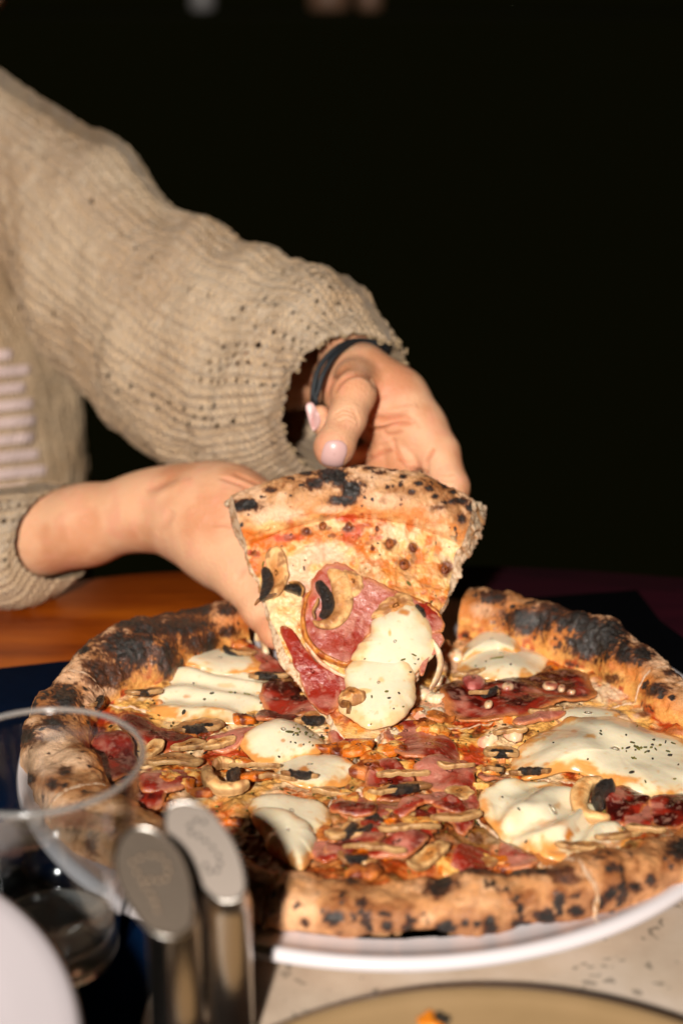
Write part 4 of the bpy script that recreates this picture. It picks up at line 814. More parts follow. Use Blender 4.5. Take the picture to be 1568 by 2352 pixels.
up_lines = [([(847,959),(889,963),(940,955)], 3.5, .0016), ([(836,987),(874,985),(903,975),(948,971)], 4, .0022), ([(876,989),(893,998),(925,991)], 3, .0012), ([(838,1057),(864,1042),(905,1030)], 4, .0018), ([(903,1005),(908,1032),(930,1061),(978,1090)], 4, .0020), ([(978,1092),(979,1060),(996,1028)], 4, .0022),
    ([(858,945),(900,945),(960,935)], 8, -.0012), ([(850,975),(890,973),(915,965)], 7, -.0016), ([(860,1020),(880,1012),(900,1012)], 9, -.0012),
    ([(765,955),(788,941),(812,948),(824,966)], 2.6, .0007), ([(762,963),(790,950),(815,960),(823,976)], 2.4, .0005), ([(775,971),(795,962),(815,972)], 2.4, .0004), ([(790,935),(808,938),(820,950)], 2.4, .0004),
    ([(768,902),(783,874),(820,857),(850,868),(866,893)], 6, .0014), ([(748,925),(755,890),(775,860),(800,840)], 5, .001), ([(925,955),(950,965),(965,985)], 4, .0006), ([(1000,1085),(1020,1090),(1045,1088)], 3, .0003), ([(998,1100),(1025,1104),(1052,1100)], 3, .0003), ([(860,930),(875,915),(890,910)], 5, .0005), ([(905,1050),(930,1060),(950,1062)], 3, .0006)]
V1, red1 = crease(V1, N1, up_lines)
# ---- hand that carries the slice from below
lo_palm = [chain([(-20,1240,.222,78),(50,1236,.218,80),(110,1222,.212,84),(200,1206,.20,82),(330,1174,.19,77),(400,1170,.185,86),(470,1182,.175,104),(520,1192,.168,112),(600,1235,.155,112)]),
           chain([(450,1200,.172,80),(520,1262,.155,84)])]
lo_f = [chain([(500,1250,.155,76),(560,1322,.13,66),(604,1400,.108,47),(630,1448,.094,35),(636,1462,.090,30)]),
        chain([(610,1280,.15,52),(700,1300,.14,38),(790,1290,.13,34),(850,1275,.12,30)]), chain([(620,1240,.155,50),(730,1245,.145,38),(830,1235,.135,34),(890,1225,.125,30)]),
        chain([(620,1195,.158,46),(730,1195,.15,35),(810,1190,.14,32),(860,1185,.135,28)]), chain([(610,1165,.16,40),(690,1165,.155,31),(750,1165,.148,28),(790,1165,.142,26)])]
V2, Q2 = sdf_mesh(lo_palm, lo_f, .0011, kp=.014, kfs=[.014, .008, .008, .008, .008], kk=.0008)
V2 = relax(V2, Q2, 2); N2 = vnormals(V2, Q2)
lo_lines = [([(505,1096),(545,1108),(592,1128)], 4, .0016), ([(535,1086),(570,1100),(600,1115)], 4, .001), ([(483,1205),(520,1207),(550,1215)], 3.5, .0009), ([(330,1130),(370,1112),(410,1092)], 10, .0008), ([(350,1145),(395,1122),(440,1100)], 12, -.0008), ([(600,1420),(622,1412),(632,1400)], 3, .0005), ([(360,1225),(385,1200),(395,1170)], 9, .0006), ([(545,1330),(560,1310),(575,1300)], 6, .0004)]
V2, red2 = crease(V2, N2, lo_lines)
# ---- shoulders, arms and trunk under the sweater (hidden, coarse)
body_p = [chain([(780,812,.25,50),(700,832,.285,56),(560,820,.285,70),(400,770,.33,78),(200,600,.40,92),(0,370,.465,100),(-120,300,.50,110)])]
tr = lambda x, y, z, r: (np.array([x, y, z]), r)
body_p += [[tr(-.42, .50, -.25, .12), tr(-.42, .50, .05, .11), tr(-.42, .52, .30, .09)], [tr(-.52, .50, -.25, .10), tr(-.52, .50, .05, .10), tr(-.52, .52, .30, .09)], [tr(-.30, .52, .38, .06), tr(-.62, .52, .38, .06)], [tr(-.46, .52, .34, .055), tr(-.46, .52, .48, .05)],
           [tr(-.62, .50, .36, .055), tr(-.62, .36, .10, .045), (on_y(-420, 1260, .245), .032), (on_y(-200, 1250, .235), .026), (on_y(0, 1240, .225), .021)]]
V3, Q3 = sdf_mesh(body_p, [], .009, kp=.05)
def skin_col(V, red, dark=0.):
    n = fbm(V[:, 0], V[:, 1], V[:, 2], 40, 3, 201); n2 = fbm(V[:, 0], V[:, 1], V[:, 2], 200, 3, 202); n3 = fbm(V[:, 0], V[:, 1], V[:, 2], 90, 2, 203)
    col = mix(lin(224, 170, 132), lin(206, 142, 102), ss(-.5, .6, n)); col = mix(col, lin(228, 158, 130), ss(0, .8, n2)*.35); col = mix(col, lin(206, 124, 96), ss(.1, .9, n3)*.2)
    return mix(col, lin(176, 82, 46), np.clip(red, 0, 1)*.45)
red1b = red1 + .5*np.exp(-(np.hypot(pj(V1)[:, 0]-768, pj(V1)[:, 1]-1060)/30)**2)
vv = np.vstack([V1, V2, V3]); qq = np.vstack([Q1, Q2+len(V1), Q3+len(V1)+len(V2)])
cc = np.vstack([skin_col(V1, red1b), skin_col(V2, red2), skin_col(V3, np.zeros(len(V3)))])
def skin_mat():
    m, t, b = nt('skin'); tc = t.nodes.new('ShaderNodeTexCoord'); at = t.nodes.new('ShaderNodeAttribute'); at.attribute_name = 'Col'
    t.links.new(at.outputs['Color'], b.inputs['Base Color']); b.inputs['Roughness'].default_value = .48; b.inputs['Specular IOR Level'].default_value = .35
    b.inputs['Subsurface Weight'].default_value = .35; b.inputs['Subsurface Radius'].default_value = (1, .32, .16); b.inputs['Subsurface Scale'].default_value = .0045
    v = t.nodes.new('ShaderNodeTexVoronoi'); v.inputs['Scale'].default_value = 1100; v.feature = 'DISTANCE_TO_EDGE'; t.links.new(tc.outputs['Object'], v.inputs['Vector'])
    n = tex_noise(t, 500, 4, tc.outputs['Object']); p = bump(t, b, v.outputs['Distance'], .0003, .8); bump(t, b, n.outputs[0], .0006, prev=p); return m
M['skin'] = skin_mat()
me = rawmesh('body', vv, qq, None, cc); body = mobj('body', me, M['skin'], person)
M['nail'] = simple('pale_pink_nail', lin(204, 162, 156), .35, spec=.4, coat=.25)
hand_bvh = BVHTree.FromPolygons([tuple(v) for v in V1], [tuple(int(i) for i in q) for q in Q1])
def nail(pts, bulge, lift, tip_out):
    P = crom(pts, 40); c = P.mean(0); mb = MB(); rows = []
    for s in np.linspace(.002, 1, 9):
        row = []
        for p in c + (P-c)*s:
            h = hand_bvh.ray_cast(Vector(CAM), Vector(rd(*p)).normalized())
            row.append((np.array(h[0]), np.array(h[1])) if h[0] is not None else None)
        rows.append(row)
    # fit: fill missed rays with the nearest plane point
    good = [(q_, r_) for row in rows for r_ in row if r_ is not None for q_ in [0]]; pc = np.mean([g[1][0] for g in good], 0)
    dv = -FW; V = []
    for k, (s, row) in enumerate(zip(np.linspace(.002, 1, 9), rows)):
        for i, r_ in enumerate(row):
            p2 = c + (P[i]-c)*s
            if r_ is None: d = rd(*p2); x = CAM + d*(((pc - CAM) @ FW)/(d @ FW))
            else: x = r_[0]
            V.append(x + dv*(lift + bulge*(1-s**2)))
    for i in range(40): V.append(V[8*40+i] - dv*(lift + .0006))
    V = np.array(V); V = np.vstack([V, V[:40].mean(0)])
    mb.add(V, grid_q(10, 40, True), [[len(V)-1, i, (i+1) % 40] for i in range(40)]); return mb
mb = nail([(741,1066),(737,1050),(742,1030),(750,1015),(766,1011),(784,1013),(796,1024),(796,1042),(790,1058),(785,1072),(764,1072)], .0003, .0005, .002)
o = mb.build('fingernail', M['nail'], body)
mb = nail([(702,934),(708,925),(718,926),(727,940),(735,958),(735,972),(728,986),(719,989),(711,972),(705,950)], .0005, .0012, .002)
o = mb.build('fingernail', M['nail'], body)
# ---- black hair ties on the wrist
def tube(mb, pts, r, n=10, closed=False, m=80, col=None, wet=None, rfun=None):
    P = crom(pts, m, closed=closed); T_ = np.gradient(P, axis=0) if not closed else np.roll(P, -1, 0)-np.roll(P, 1, 0); T_ /= np.linalg.norm(T_, axis=1)[:, None]
    ref = np.array([.31, .2, .93]); U_ = np.cross(T_, ref); U_ /= np.linalg.norm(U_, axis=1)[:, None]; W_ = np.cross(T_, U_)
    th = np.linspace(0, 2*np.pi, n, endpoint=False); rr = np.full(m, r) if rfun is None else r*rfun(np.linspace(0, 1, m))
    V = P[:, None] + (U_[:, None]*np.cos(th)[None, :, None] + W_[:, None]*np.sin(th)[None, :, None])*rr[:, None, None]
    Q = grid_q(m, n, True)
    if closed: j = np.arange(n); Q = np.vstack([Q, np.stack([(m-1)*n+j, (m-1)*n+(j+1) % n, (j+1) % n, j], -1)])
    mb.add(V.reshape(-1, 3), Q, None, col, wet)
M['tie'] = simple('black_elastic', lin(24, 28, 32), .6, bumps=(900, .0005))
for k, pts in enumerate([[(890,800,.215),(830,782,.200),(778,796,.185),(738,836,.176),(722,880,.17),(720,925,.17),(742,948,.2),(820,910,.25),(885,840,.25)], [(885,806,.215),(820,790,.198),(774,812,.182),(744,856,.172),(730,898,.168),(726,930,.168),(760,950,.2),(830,910,.25)]]):
    mb = MB(); tube(mb, [on_y(*p) for p in pts], .0016, closed=True, m=120); mb.build('hair_tie', M['tie'], person)
# ================================================================== sweater
def knit_mat():
    m, t, b = nt('beige_knit'); uv = t.nodes.new('ShaderNodeUVMap'); sp = t.nodes.new('ShaderNodeSeparateXYZ'); t.links.new(uv.outputs[0], sp.inputs[0])
    tc = t.nodes.new('ShaderNodeTexCoord'); wob = tex_noise(t, 60, 3, tc.outputs['Object'])
    du = math_n(t, 'MULTIPLY', wob.outputs[0], .0035); u = math_n(t, 'ADD', sp.outputs[0], du); v = math_n(t, 'ADD', sp.outputs[1], du)
    vc = math_n(t, 'MULTIPLY', v, 1/.0056); fr = math_n(t, 'FRACT', vc); tri = math_n(t, 'ABSOLUTE', math_n(t, 'SUBTRACT', fr, .5))      # 0 at the wale centre
    uu = math_n(t, 'ADD', math_n(t, 'MULTIPLY', u, 1/.0044), math_n(t, 'MULTIPLY', tri, 1.5)); row = math_n(t, 'SINE', math_n(t, 'MULTIPLY', uu, 6.2832))
    col_ = math_n(t, 'SINE', math_n(t, 'MULTIPLY', fr, 3.1416)); hgt = math_n(t, 'MULTIPLY', math_n(t, 'ADD', math_n(t, 'MULTIPLY', row, .5), .6), col_)
    fz = tex_noise(t, 1200, 4, tc.outputs['Object'], .7); hh = math_n(t, 'ADD', hgt, math_n(t, 'MULTIPLY', fz.outputs[0], .7))
    at = t.nodes.new('ShaderNodeAttribute'); at.attribute_name = 'Col'
    mr = t.nodes.new('ShaderNodeMapRange'); t.links.new(hh, mr.inputs[0]); mr.inputs[1].default_value = .1; mr.inputs[2].default_value = 1.3; mr.inputs[3].default_value = .72; mr.inputs[4].default_value = 1.08
    sc = t.nodes.new('ShaderNodeVectorMath'); sc.operation = 'SCALE'; t.links.new(at.outputs['Color'], sc.inputs[0]); t.links.new(mr.outputs[0], sc.inputs['Scale']); t.links.new(sc.outputs[0], b.inputs['Base Color'])
    b.inputs['Roughness'].default_value = .95; b.inputs['Specular IOR Level'].default_value = .1; b.inputs['Sheen Weight'].default_value = .25; b.inputs['Sheen Roughness'].default_value = .6
    bump(t, b, hh, .0026, 1.); return m
M['knit'] = knit_mat()
def sleeve(name, rings, nring, nphi, ratio, cuff_in=.9, parent=None, holes=None, folds=1., frill=0.):
    """rings: (top px, bottom px, Y, shear px, depth ratio)"""
    R_ = []
    for (t_, b_, Y, sh_) in rings:
        T_, B_ = on_y(*t_, Y), on_y(*b_, Y); C_ = (T_+B_)/2; k = float(depth(C_))/F; S_ = (RT*sh_[0] - UP*sh_[1])*k
        R_.append(np.concatenate([C_, (T_-B_)/2, S_]))
    R_ = np.array(R_); m = len(R_); R_ = crom(R_, nring, closed=False) if True else R_
    C_, E1, S_ = R_[:, :3], R_[:, 3:6], R_[:, 6:]
    tg = np.gradient(C_, axis=0); tg /= np.linalg.norm(tg, axis=1)[:, None]
    E2 = np.cross(E1, tg); ln = np.linalg.norm(E1, axis=1)[:, None]; E2 = E2/np.linalg.norm(E2, axis=1)[:, None]; E2 = np.where((E2[:, 1] > 0)[:, None], -E2, E2)   # towards camera
    th = np.linspace(0, 2*np.pi, nphi, endpoint=False); ct, st = np.cos(th), np.sin(th)
    V = C_[:, None] + E1[:, None]*ct[None, :, None] + E2[:, None]*(ln*ratio)[:, None]*st[None, :, None] + S_[:, None]*np.maximum(st, 0.)[None, :, None]
    L = np.concatenate([[0], np.cumsum(np.linalg.norm(np.diff(C_, axis=0), axis=1))]); U_ = np.broadcast_to(L[:, None], (nring, nphi)); Vv = np.broadcast_to(th[None]*float(ln.mean())*.9, (nring, nphi))
    # folds
    N_ = (E1[:, None]*ct[None, :, None]/ln[:, None] + E2[:, None]*st[None, :, None]); N_ /= np.linalg.norm(N_, axis=-1)[..., None]
    x, y, z = V[..., 0], V[..., 1], V[..., 2]
    f = .012*fbm(U_*8, Vv*4, 0, 1, 2, 301) + .006*fbm(U_*20 - Vv*22, Vv*9, 0, 1, 2, 302) + .0022*fbm(U_*70, Vv*50, 0, 1, 3, 303) + .0009*fbm(x, y, z, 420, 2, 304)
    edge = ss(L[-1]-.02, L[-1], U_); f = f*(1 - .75*edge)
    V = V + N_*(f*folds)[..., None]
    V = V + N_*(frill*.6*edge*fbm(U_*20, Vv*160, 0, 1, 2, 305))[..., None] + tg[:, None]*(frill*.4*edge*np.abs(fbm(Vv*150, 0*Vv, 0, 1, 2, 306)))[..., None]
    # knit relief: ribs along the sleeve
    rib = np.abs(np.sin(Vv*np.pi/.0096)); V = V + N_*(.0008*rib)[..., None]
    Vf = V.reshape(-1, 3); uvv = np.stack([U_.ravel(), np.broadcast_to(Vv, U_.shape).ravel()], -1)
    n1 = fbm(Vf[:, 0], Vf[:, 1], Vf[:, 2], 16, 3, 311); n2 = fbm(Vf[:, 0], Vf[:, 1], Vf[:, 2], 180, 3, 312)
    col = mix(lin(232, 196, 154), lin(214, 174, 130), ss(-.5, .5, n1)); col = mix(col, lin(240, 210, 174), ss(0, .8, n2)*.5)
    Q = grid_q(nring, nphi, True)
    if holes:
        u = (U_[:-1, :] + U_[1:, :]).ravel()/2; v = Vv[:-1].ravel() if Vv.shape[0] > 1 else np.broadcast_to(Vv, U_.shape)[:-1].ravel(); keep = np.ones(len(Q), bool)
        t_ = np.broadcast_to(th[None], U_.shape)[:-1].ravel()
        for fn in holes: keep &= ~fn(u, v, t_, L[-1])
        Q = Q[keep]
    # turned-in hem
    last = V[-1]; cen = C_[-1] + S_[-1]*0; q0 = []
    for k, (sc_, bk) in enumerate(((.985, .001), (.96, .004), (.93, .015), (.9, .05))): q0.append(cen + (last-cen)*sc_ - tg[-1]*bk)
    Vi = np.concatenate([Vf] + q0); base = (nring-1)*nphi; j = np.arange(nphi); Qs = [Q]
    prev = base
    for k in range(4):
        nw = nring*nphi + k*nphi; Qs.append(np.stack([prev+j, prev+(j+1) % nphi, nw+(j+1) % nphi, nw+j], -1)); prev = nw
    col = np.vstack([col] + [np.broadcast_to(lin(170, 138, 98), (nphi, 3))]*4); uvv = np.vstack([uvv] + [uvv[base:base+nphi]+[.003*(k+1), 0] for k in range(4)])
    return mobj(name, rawmesh(name, Vi, np.concatenate(Qs), None, col, None, uvv), M['knit'], parent), V, tg, L
sw = empty('sweater', (0, 0, 0)); sw.parent = person; sw.location = Vector((0, 0, 0)) - person.location
def hole_rows(v0s, du, r, umin, umax, seed):
    def f(u, v, t, L):
        m = np.zeros(len(u), bool)
        for k, v0 in enumerate(v0s):
            vv_ = v - v0 - .006*np.sin(u*22 + k); ui = np.round(u/du - .5*(k % 2)); du_ = u - (ui + .5*(k % 2))*du; rnd = np.sin(ui*12.9898 + k*78.233 + seed)*43758.5453; rnd -= np.floor(rnd)
            m |= (np.hypot(du_, vv_) < r*(.6+.7*rnd)) & (u > umin) & (u < L - umax) & (rnd > .25)
        return m
    return f
up_rings = [((-260,60),(-260,400),.50,(0,0)), ((-110,125),(-110,470),.47,(0,0)), ((0,178),(-15,530),.45,(0,0)), ((110,245),(45,650),.43,(0,0)), ((205,305),(98,740),.41,(0,0)), ((278,345),(142,820),.39,(0,0)), ((335,425),(182,866),.37,(0,0)), ((422,512),(245,915),.345,(0,0)), ((495,526),(290,973),.33,(0,0)), ((556,592),(345,1018),.31,(0,0)),
            ((622,606),(408,1060),.295,(0,0)), ((684,640),(474,1098),.28,(0,0)), ((758,648),(540,1130),.262,(-5,-5)), ((815,656),(620,1128),.242,(-14,-12)), ((850,700),(672,1114),.228,(-28,-24)), ((880,744),(702,1102),.216,(-40,-36)), ((896,780),(722,1085),.208,(-50,-44))]
o, SV, stg, SL_ = sleeve('sleeve', up_rings, 560, 560, .62, parent=sw, holes=[hole_rows([.052,.112,.124], .0155, .0013, .16, .06, 1.), hole_rows([.02,.03,.04,.05,.06,.07,.08,.09,.1,.118,.135], .0098, .0013, .40, .006, 4.)], folds=.62, frill=.0018)
M['knit'].name = 'beige_knit'
# knotted edge loops at the cuff
mb = MB(); last = SV[-1]; nphi = len(last)
for k in range(0, nphi, 7):
    if RNG.uniform() < .45: continue
    c = last[k] + RNG.normal(0, .0008, 3) + stg[-1]*RNG.uniform(0, .003); r = RNG.uniform(.0009, .0017); th = np.linspace(0, 2*np.pi, 7, endpoint=False); ax1 = RNG.normal(0, 1, 3); ax1 /= np.linalg.norm(ax1); ax2 = np.cross(ax1, RNG.normal(0, 1, 3)); ax2 /= np.linalg.norm(ax2)
    tube(mb, [c + (ax1*math.cos(t) + ax2*math.sin(t))*r for t in th], .0006, n=5, closed=True, m=10, col=lin(196, 166, 128), wet=0)
M['yarn'] = food_mat('yarn', b1=(1500, .0006), b2=(3000, .0003)); tag(mb.build('edge_loops', M['yarn'], sw), kind='stuff')
lo_rings = [((-480,1085),(-480,1450),.245,(0,0)), ((-300,1105),(-300,1430),.235,(0,0)), ((-140,1120),(-140,1412),.225,(0,0)), ((-40,1127),(-40,1400),.218,(0,0)), ((20,1124),(30,1396),.214,(-12,0)), ((75,1120),(95,1386),.210,(-40,2)), ((112,1118),(150,1352),.208,(-62,5)), ((138,1120),(190,1318),.206,(-88,8))]
o, _, _, _ = sleeve('sleeve', lo_rings, 190, 420, .95, parent=sw, holes=[hole_rows([.016,.025,.034,.043,.052,.061], .0078, .0014, .05, .004, 2.)], folds=.25, frill=.001)
# trunk of the sweater
tr_rings = [((-430,180),(-60,180),.52), ]
def trunk():
    rows = [(230,-60),(330,-30),(430,-5),(520,22),(640,66),(740,108),(840,150),(930,178),(1010,188),(1120,194),(1250,190),(1420,180)]
    R_ = []
    for (y, x) in rows:
        Yc = .47; r_ = on_y(x, y, Yc); l_ = on_y(x-900, y, Yc); R_.append(np.concatenate([(r_+l_)/2, (r_-l_)/2]))
    R_ = crom(np.array(R_), 300, closed=False); C_, E1 = R_[:, :3], R_[:, 3:]; nphi = 420; th = np.linspace(0, 2*np.pi, nphi, endpoint=False)
    ct, st = np.cos(th), np.sin(th); ct = np.sign(ct)*np.abs(ct)**.8; st = np.sign(st)*np.abs(st)**.8; ln = np.linalg.norm(E1, axis=1)[:, None]
    V = C_[:, None] + E1[:, None]*ct[None, :, None] + np.array([0, -1, 0])*(.10*st)[None, :, None]
    N_ = E1[:, None]/ln[:, None]*ct[None, :, None] + np.array([0, -1, 0])*st[None, :, None]; N_ = N_/np.linalg.norm(N_, axis=-1)[..., None]
    U_ = np.broadcast_to(np.linspace(0, .32, 300)[:, None], (300, nphi)); Vv = th[None]*.14 + 0*U_
    V = V + N_*(.006*fbm(U_*14, Vv*9, 0, 1, 2, 321) + .002*fbm(U_*60, Vv*60, 0, 1, 3, 322) + .0008*np.abs(np.sin(Vv*np.pi/.0096)))[..., None]
    Vf = V.reshape(-1, 3); n1 = fbm(Vf[:, 0], Vf[:, 1], Vf[:, 2], 16, 3, 311); n2 = fbm(Vf[:, 0], Vf[:, 1], Vf[:, 2], 180, 3, 312)
    col = mix(lin(232, 196, 154), lin(214, 174, 130), ss(-.5, .5, n1)); col = mix(col, lin(240, 210, 174), ss(0, .8, n2)*.5)
    return mobj('sweater_body', rawmesh('sweater_body', Vf, grid_q(300, nphi, True), None, col, None, np.stack([U_.ravel(), Vv.ravel()], -1)), M['knit'], sw)
tk = trunk()
me = tk.data; n = len(me.vertices); co = np.empty(n*3, np.float32); me.vertices.foreach_get('co', co)
tb = BVHTree.FromPolygons([tuple(v) for v in co.reshape(-1, 3)], [tuple(p.vertices) for p in me.polygons])
for k in range(9):
    y0 = 800 + k*39; x1 = [30, 70, 60, 78, 84, 80, 92, 108, 100][k]; mb = MB()
    for off in range(3):
        pts = []
        for x in np.linspace(-160, x1, 12):
            h = tb.ray_cast(Vector(CAM), Vector(rd(x, y0 + off*7 - (x+160)*.10 + 26)).normalized())
            if h[0] is not None: pts.append(np.array(h[0]) - FW*.0015)
        if len(pts) > 3: tube(mb, pts, .0017, n=8, m=70, col=lin(236, 208, 200), wet=.1, rfun=lambda t: 1 + .25*np.sin(t*110 + off) - .6*ss(.93, 1, t))
    if mb.n: mb.build('lilac_stripe', M['yarn'], sw)
# ================================================================== foreground things
M['steel'] = simple('brushed_steel', (.62, .56, .50), .24, metal=1, bumps=(400, .0001)); M['steel_dark'] = simple('bronze_steel', (.40, .31, .24), .5, metal=1, bumps=(400, .0001)); M['steel_top'] = simple('pale_steel_top', (.20, .165, .14), .55, metal=1); M['hole'] = simple('punched_hole', (.012, .009, .007), .6)
M['rim_hole'] = simple('punched_hole_rim', (.25, .17, .11), .5, metal=.8)
def cast_plane(px, py, p0, n): d = rd(px, py); return CAM + d*(((p0 - CAM) @ n)/(d @ n))
def shaker(face, cpx, dep, body_px, body_r, label, mface, holes, mh, hr, n):
    c = CAM + rd(*cpx)*dep; n = np.array(n, float); n /= np.linalg.norm(n)
    base = CAM + rd(body_px, 2180)*dep; bx, by = base[0], base[1] + .012
    r = body_r/F*dep; N = 64; th = np.linspace(0, 2*np.pi, N, endpoint=False)
    fr = np.array([cast_plane(x, y, c, n) for x, y in crom(face, N)])
    ang = lambda P: np.unwrap(np.arctan2(P[:, 1]-P[:, 1].mean(), P[:, 0]-P[:, 0].mean()))
    # body ring matched to the face ring by angle seen from above
    fx = fr - fr.mean(0); a0 = np.arctan2(fx[:, 2]*1.0, fx[:, 0]); circ = lambda z, rr=1.: np.stack([bx + r*rr*np.cos(a0), by + r*rr*np.sin(a0), np.full(N, z)], -1)
    root = empty('shaker', (bx, by, -.001)); tag(root, label, 'shaker', 'metal shakers with slanted tops')
    zt = fr[:, 2].min() - .010; mb = MB(); rings = [circ(0, .6), circ(0, .96), circ(.002, 1.), circ(zt*.5), circ(zt)]
    top = fr - n*.0012
    for f in (.25, .5, .75, .92): s = f*f*(3-2*f); rings.append(circ(zt)*(1-s) + (top - n*.002*(1-f))*s + np.array([0, 0, 0]))
    rings += [top, fr - n*.0003, fr*1.0 + (c-fr)*.012, fr + (c-fr)*.05 - n*.0002, fr + (c-fr)*.07 - n*.0007]
    V = np.concatenate(rings); mb.add(V, grid_q(len(rings), N, True)); mb.build('body', M['steel'], root)
    mb = MB(); rr_ = [fr + (c-fr)*k - n*.0007 for k in (.07, .3, .6, .9, .999)]; mb.add(np.concatenate(rr_), grid_q(5, N, True)); fo_ = mb.build('slanted_top', mface, root)
    mb = MB()
    for (x, y) in holes:
        p = cast_plane(x, y, c, n) - n*.00055; u = np.cross(n, [1, 0, 0]); u /= np.linalg.norm(u); v = np.cross(n, u); t_ = np.linspace(0, 2*np.pi, 12, endpoint=False); h_ = hr/F*dep
        P1 = p + (u*np.cos(t_)[:, None] + v*np.sin(t_)[:, None])*h_; P2 = p + (u*np.cos(t_)[:, None] + v*np.sin(t_)[:, None])*h_*.75 + n*.0003; mb.add(np.vstack([P1, P2, p[None] + n*.0003]), grid_q(2, 12, True), [[24, 12+i, 12+(i+1) % 12] for i in range(12)])
    mb.build('punched_letter', mh, fo_)
zz = lambda L: [(.41*x, 1745+.41*y) for x, y in L]
shaker([(262,1985),(266,1945),(285,1908),(320,1895),(365,1908),(408,1945),(435,2000),(447,2070),(443,2125),(420,2150),(385,2155),(340,2135),(300,2085),(272,2030)], (355,2015), .455, 388, 64, 'front metal shaker with dotted letter P on its dark slanted top', M['steel_dark'],
    zz([(745,565),(790,540),(850,525),(900,532),(937,572),(945,615),(933,657),(893,667),(848,662),(800,665),(770,618),(815,700),(850,745),(870,785),(885,832)]), M['rim_hole'], 6, (.12, -.42, .9))
shaker([(376,1890),(380,1855),(405,1840),(445,1842),(490,1868),(530,1920),(555,1975),(566,2030),(560,2060),(535,2072),(500,2068),(455,2025),(410,1965),(385,1925)], (470,1956), .475, 510, 62, 'rear metal shaker with pale grey slanted top nearer the pizza', M['steel_top'],
    zz([(1145,345),(1100,335),(1062,365),(1068,405),(1110,425),(1150,452),(1190,490),(1222,535),(1232,580),(1215,618),(1175,625),(1150,590)]), M['hole'], 5, (0.0, -.66, .75))
# ---- drinking glass
def glass_mat():
    m = bpy.data.materials.new('clear_glass'); m.use_nodes = True; t = m.node_tree; t.nodes.clear()
    o = t.nodes.new('ShaderNodeOutputMaterial'); tr_ = t.nodes.new('ShaderNodeBsdfTransparent'); tr_.inputs[0].default_value = (.97, .98, .985, 1); g = t.nodes.new('ShaderNodeBsdfGlossy'); g.inputs['Roughness'].default_value = .06
    lw = t.nodes.new('ShaderNodeLayerWeight'); f = math_n(t, 'ADD', math_n(t, 'MULTIPLY', math_n(t, 'POWER', lw.outputs['Facing'], 3), .7), .065, True)
    mx = t.nodes.new('ShaderNodeMixShader'); t.links.new(f, mx.inputs[0]); t.links.new(tr_.outputs[0], mx.inputs[1]); t.links.new(g.outputs[0], mx.inputs[2]); t.links.new(mx.outputs[0], o.inputs[0]); return m
M['glass'] = glass_mat()
gd = .522; gc = CAM + rd(88, 1745)*gd; gx, gy, gz = gc
groot = empty('drinking_glass', (gx, gy, -.001)); tag(groot, 'clear drinking glass standing in front of the left pizza crust', 'glass')
R_ = .0388
outer = [(.0005, 0), (.021, 0), (.0235, .0015), (.0245, .005), (.0255, .012), (.0285, .03), (.033, .052), (.0368, gz-.008), (R_, gz-.001)]; rim = [(R_+.0005, gz), (R_, gz+.0009), (R_-.0012, gz+.0008), (R_-.0016, gz-.001)]
inner = [(.0348, gz-.010), (.031, .052), (.0265, .032), (.0235, .018), (.0215, .0145), (.012, .013), (.0005, .013)]
V, Q = lathe(crom(outer + rim + inner, 90, closed=False), 128, (gx, gy, 0)); mb = MB(); mb.add(V, Q); mb.build('glass_bowl', M['glass'], groot)
mb = MB(); tube(mb, [(gx + (R_-.0005)*math.cos(t), gy + (R_-.0005)*math.sin(t), gz+.0004) for t in np.linspace(0, 2*np.pi, 24, endpoint=False)], .0011, n=10, closed=True, m=120)
M['rimglass'] = simple('glass_rim', (.75, .73, .7), .12, spec=1.0); m_ = M['rimglass'].node_tree.nodes['Principled BSDF']; m_.inputs['Transmission Weight'].default_value = .8; m_.inputs['IOR'].default_value = 1.5
mb.build('rim', M['rimglass'], groot)
V, Q = lathe([(.0005, .0132), (.0228, .016), (.0262, .034), (.0295, .0475), (.029, .0482), (.0005, .0479)], 96, (gx, gy, 0)); mb = MB(); mb.add(V, Q)
mb.build('water', M['glass'], groot)
mb = MB()
for k in range(1): tube(mb, [(gx + r_*math.cos(t), gy + r_*math.sin(t), z_) for (r_, z_) in [[(.0242, .006), (.0225, .0165), (.0262, .0335)][k]] for t in np.linspace(0, 2*np.pi, 24, endpoint=False)], [.0012, .0011, .0007][k], n=8, closed=True, m=100)
mb.build('base_ring', M['rimglass'], groot)
V, Q = lathe(crom([(.0005, .0003), (.0205, .0003), (.0228, .0025), (.0238, .007), (.0240, .0125), (.0225, .0155), (.0150, .0142), (.0005, .0135)], 50, closed=False), 96, (gx, gy, 0)); mb = MB(); mb.add(V, Q); mb.build('thick_base', M['rimglass'], groot)
# ---- white bowl and tan plate in the foreground
bc = (-.2039, -.2883, 0); BR = .1295
prof = [(.0005, .0), (.05, 0), (.052, -.0005), (.055, .0), (.085, .014), (.112, .036), (BR-.001, .0585), (BR, .0600), (BR-.003, .0612), (BR-.02, .056), (.10, .052), (.07, .0495), (.0005, .048)]
V, Q = lathe(crom(prof, 60, closed=False), 200, bc); mb = MB(); mb.add(V, Q); tag(mb.build('white_dish', simple('matt_white_glaze', lin(178, 168, 170), .5)), 'white dish at the lower left corner in front of the glass', 'dish')
M['tan'] = simple('khaki_glaze', lin(134, 108, 74), .4, coat=.05, bumps=(60, .0003), var=(20, lin(146, 118, 84)))
tc_ = (.049, -.3232, 0); TR = .1333
prof = [(.0005, .003), (.075, .003), (.08, .005), (.11, .011), (TR-.002, .0185), (TR, .020), (TR-.001, .0218), (TR-.004, .0222), (TR-.006, .0205), (.10, .0125), (.085, .0085), (.0005, .0075)]
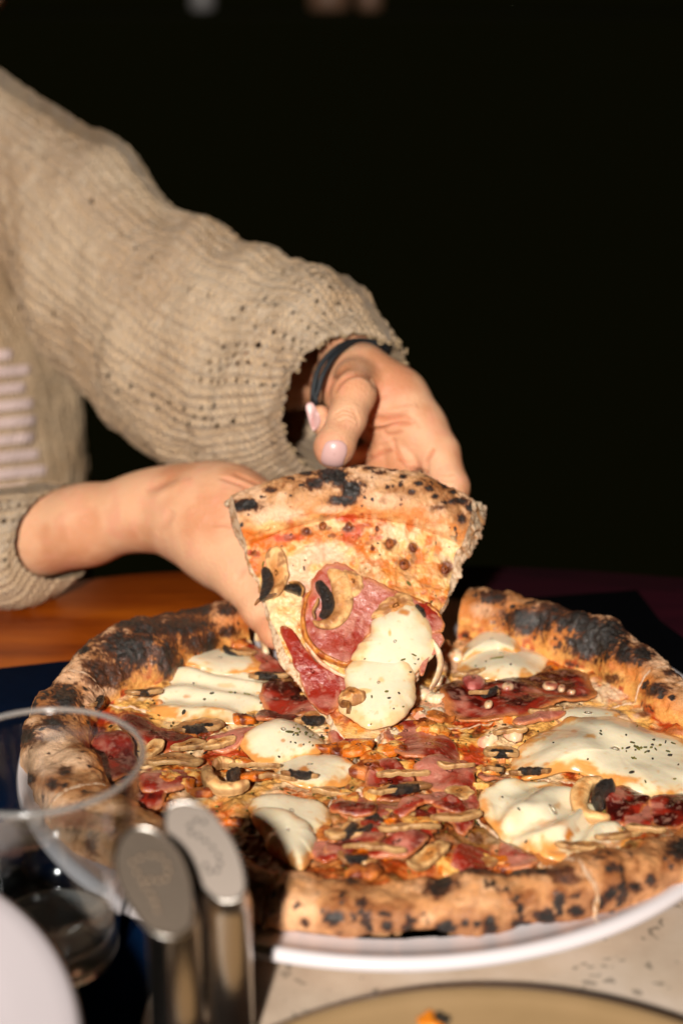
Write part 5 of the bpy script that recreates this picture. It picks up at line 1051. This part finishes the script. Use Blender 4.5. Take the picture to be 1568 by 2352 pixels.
V, Q = lathe(crom(prof, 60, closed=False), 200, tc_); mb = MB(); mb.add(V, Q); dp = mb.build('dinner_plate', M['tan']); tag(dp, 'khaki tan dinner plate at the bottom edge on the stone slab', 'plate')
def bit(c, r, col, name, mt, lab, cat, sd):
    th = np.linspace(0, np.pi, 14); ph = np.linspace(0, 2*np.pi, 24, endpoint=False); D_ = np.stack([np.sin(th)[:, None]*np.cos(ph), np.sin(th)[:, None]*np.sin(ph), np.cos(th)[:, None]*np.ones(24)*.6], -1).reshape(-1, 3)
    V = D_*(r*(1 + .35*fbm(D_[:, 0], D_[:, 1], D_[:, 2], 1.6, 3, sd)))[:, None] + c; mb = MB(); mb.add(V, grid_q(14, 24, True), None, col, .8); o = mb.build(name, mt); tag(o, lab, cat)
p = on_z(985, 2352, .0165); bit(p, .005, lin(214, 120, 8), 'food_scrap', M['pizza'], 'small orange food scrap on the tan plate', 'food scrap', 5)
p = on_z(1012, 2344, .018); bit(p, .0032, lin(30, 22, 8), 'food_scrap', M['gill'], 'tiny black burnt scrap on the tan plate beside the orange one', 'food scrap', 9)
# ---- far glasses on a dark shelf at the back of the room
mb = MB(); prism(mb, [(-1.3, 2.5), (1.2, 2.5), (1.2, 2.9), (-1.3, 2.9)], .306, .316, .004); mb.build('shelf', M['darkwall']); tag(bpy.data.objects['shelf'], 'dark shelf board far behind at the top of the frame', 'shelf')
M['farglass'] = simple('frosted_grey_glass', lin(168, 162, 160), .3); M['farbrown'] = simple('brown_glass', lin(150, 112, 88), .4)
for (x0, x1, yb, mt, lab) in [(432, 493, 26, 'farglass', 'blurred pale grey glass, leftmost at the top edge'), (704, 806, 22, 'farbrown', 'blurred brown jar, middle one at the top edge'), (818, 880, 20, 'farbrown', 'blurred small brown jar, rightmost at the top edge')]:
    a_, b_ = on_y(x0, yb, 2.6), on_y(x1, yb, 2.6); r_ = (b_[0]-a_[0])/2; c_ = ((a_[0]+b_[0])/2, 2.6+r_, .3165)
    V, Q = lathe(crom([(.0005, .003), (r_*.8, 0), (r_*.97, .012), (r_, .05), (r_*1.02, .16), (r_*.98, .165), (r_*.96, .16), (r_*.94, .02), (.0005, .01)], 40, closed=False), 48, c_); mb = MB(); mb.add(V, Q); o = mb.build('glass_jar', M[mt]); tag(o, lab, 'jar', 'far jars on the back shelf')
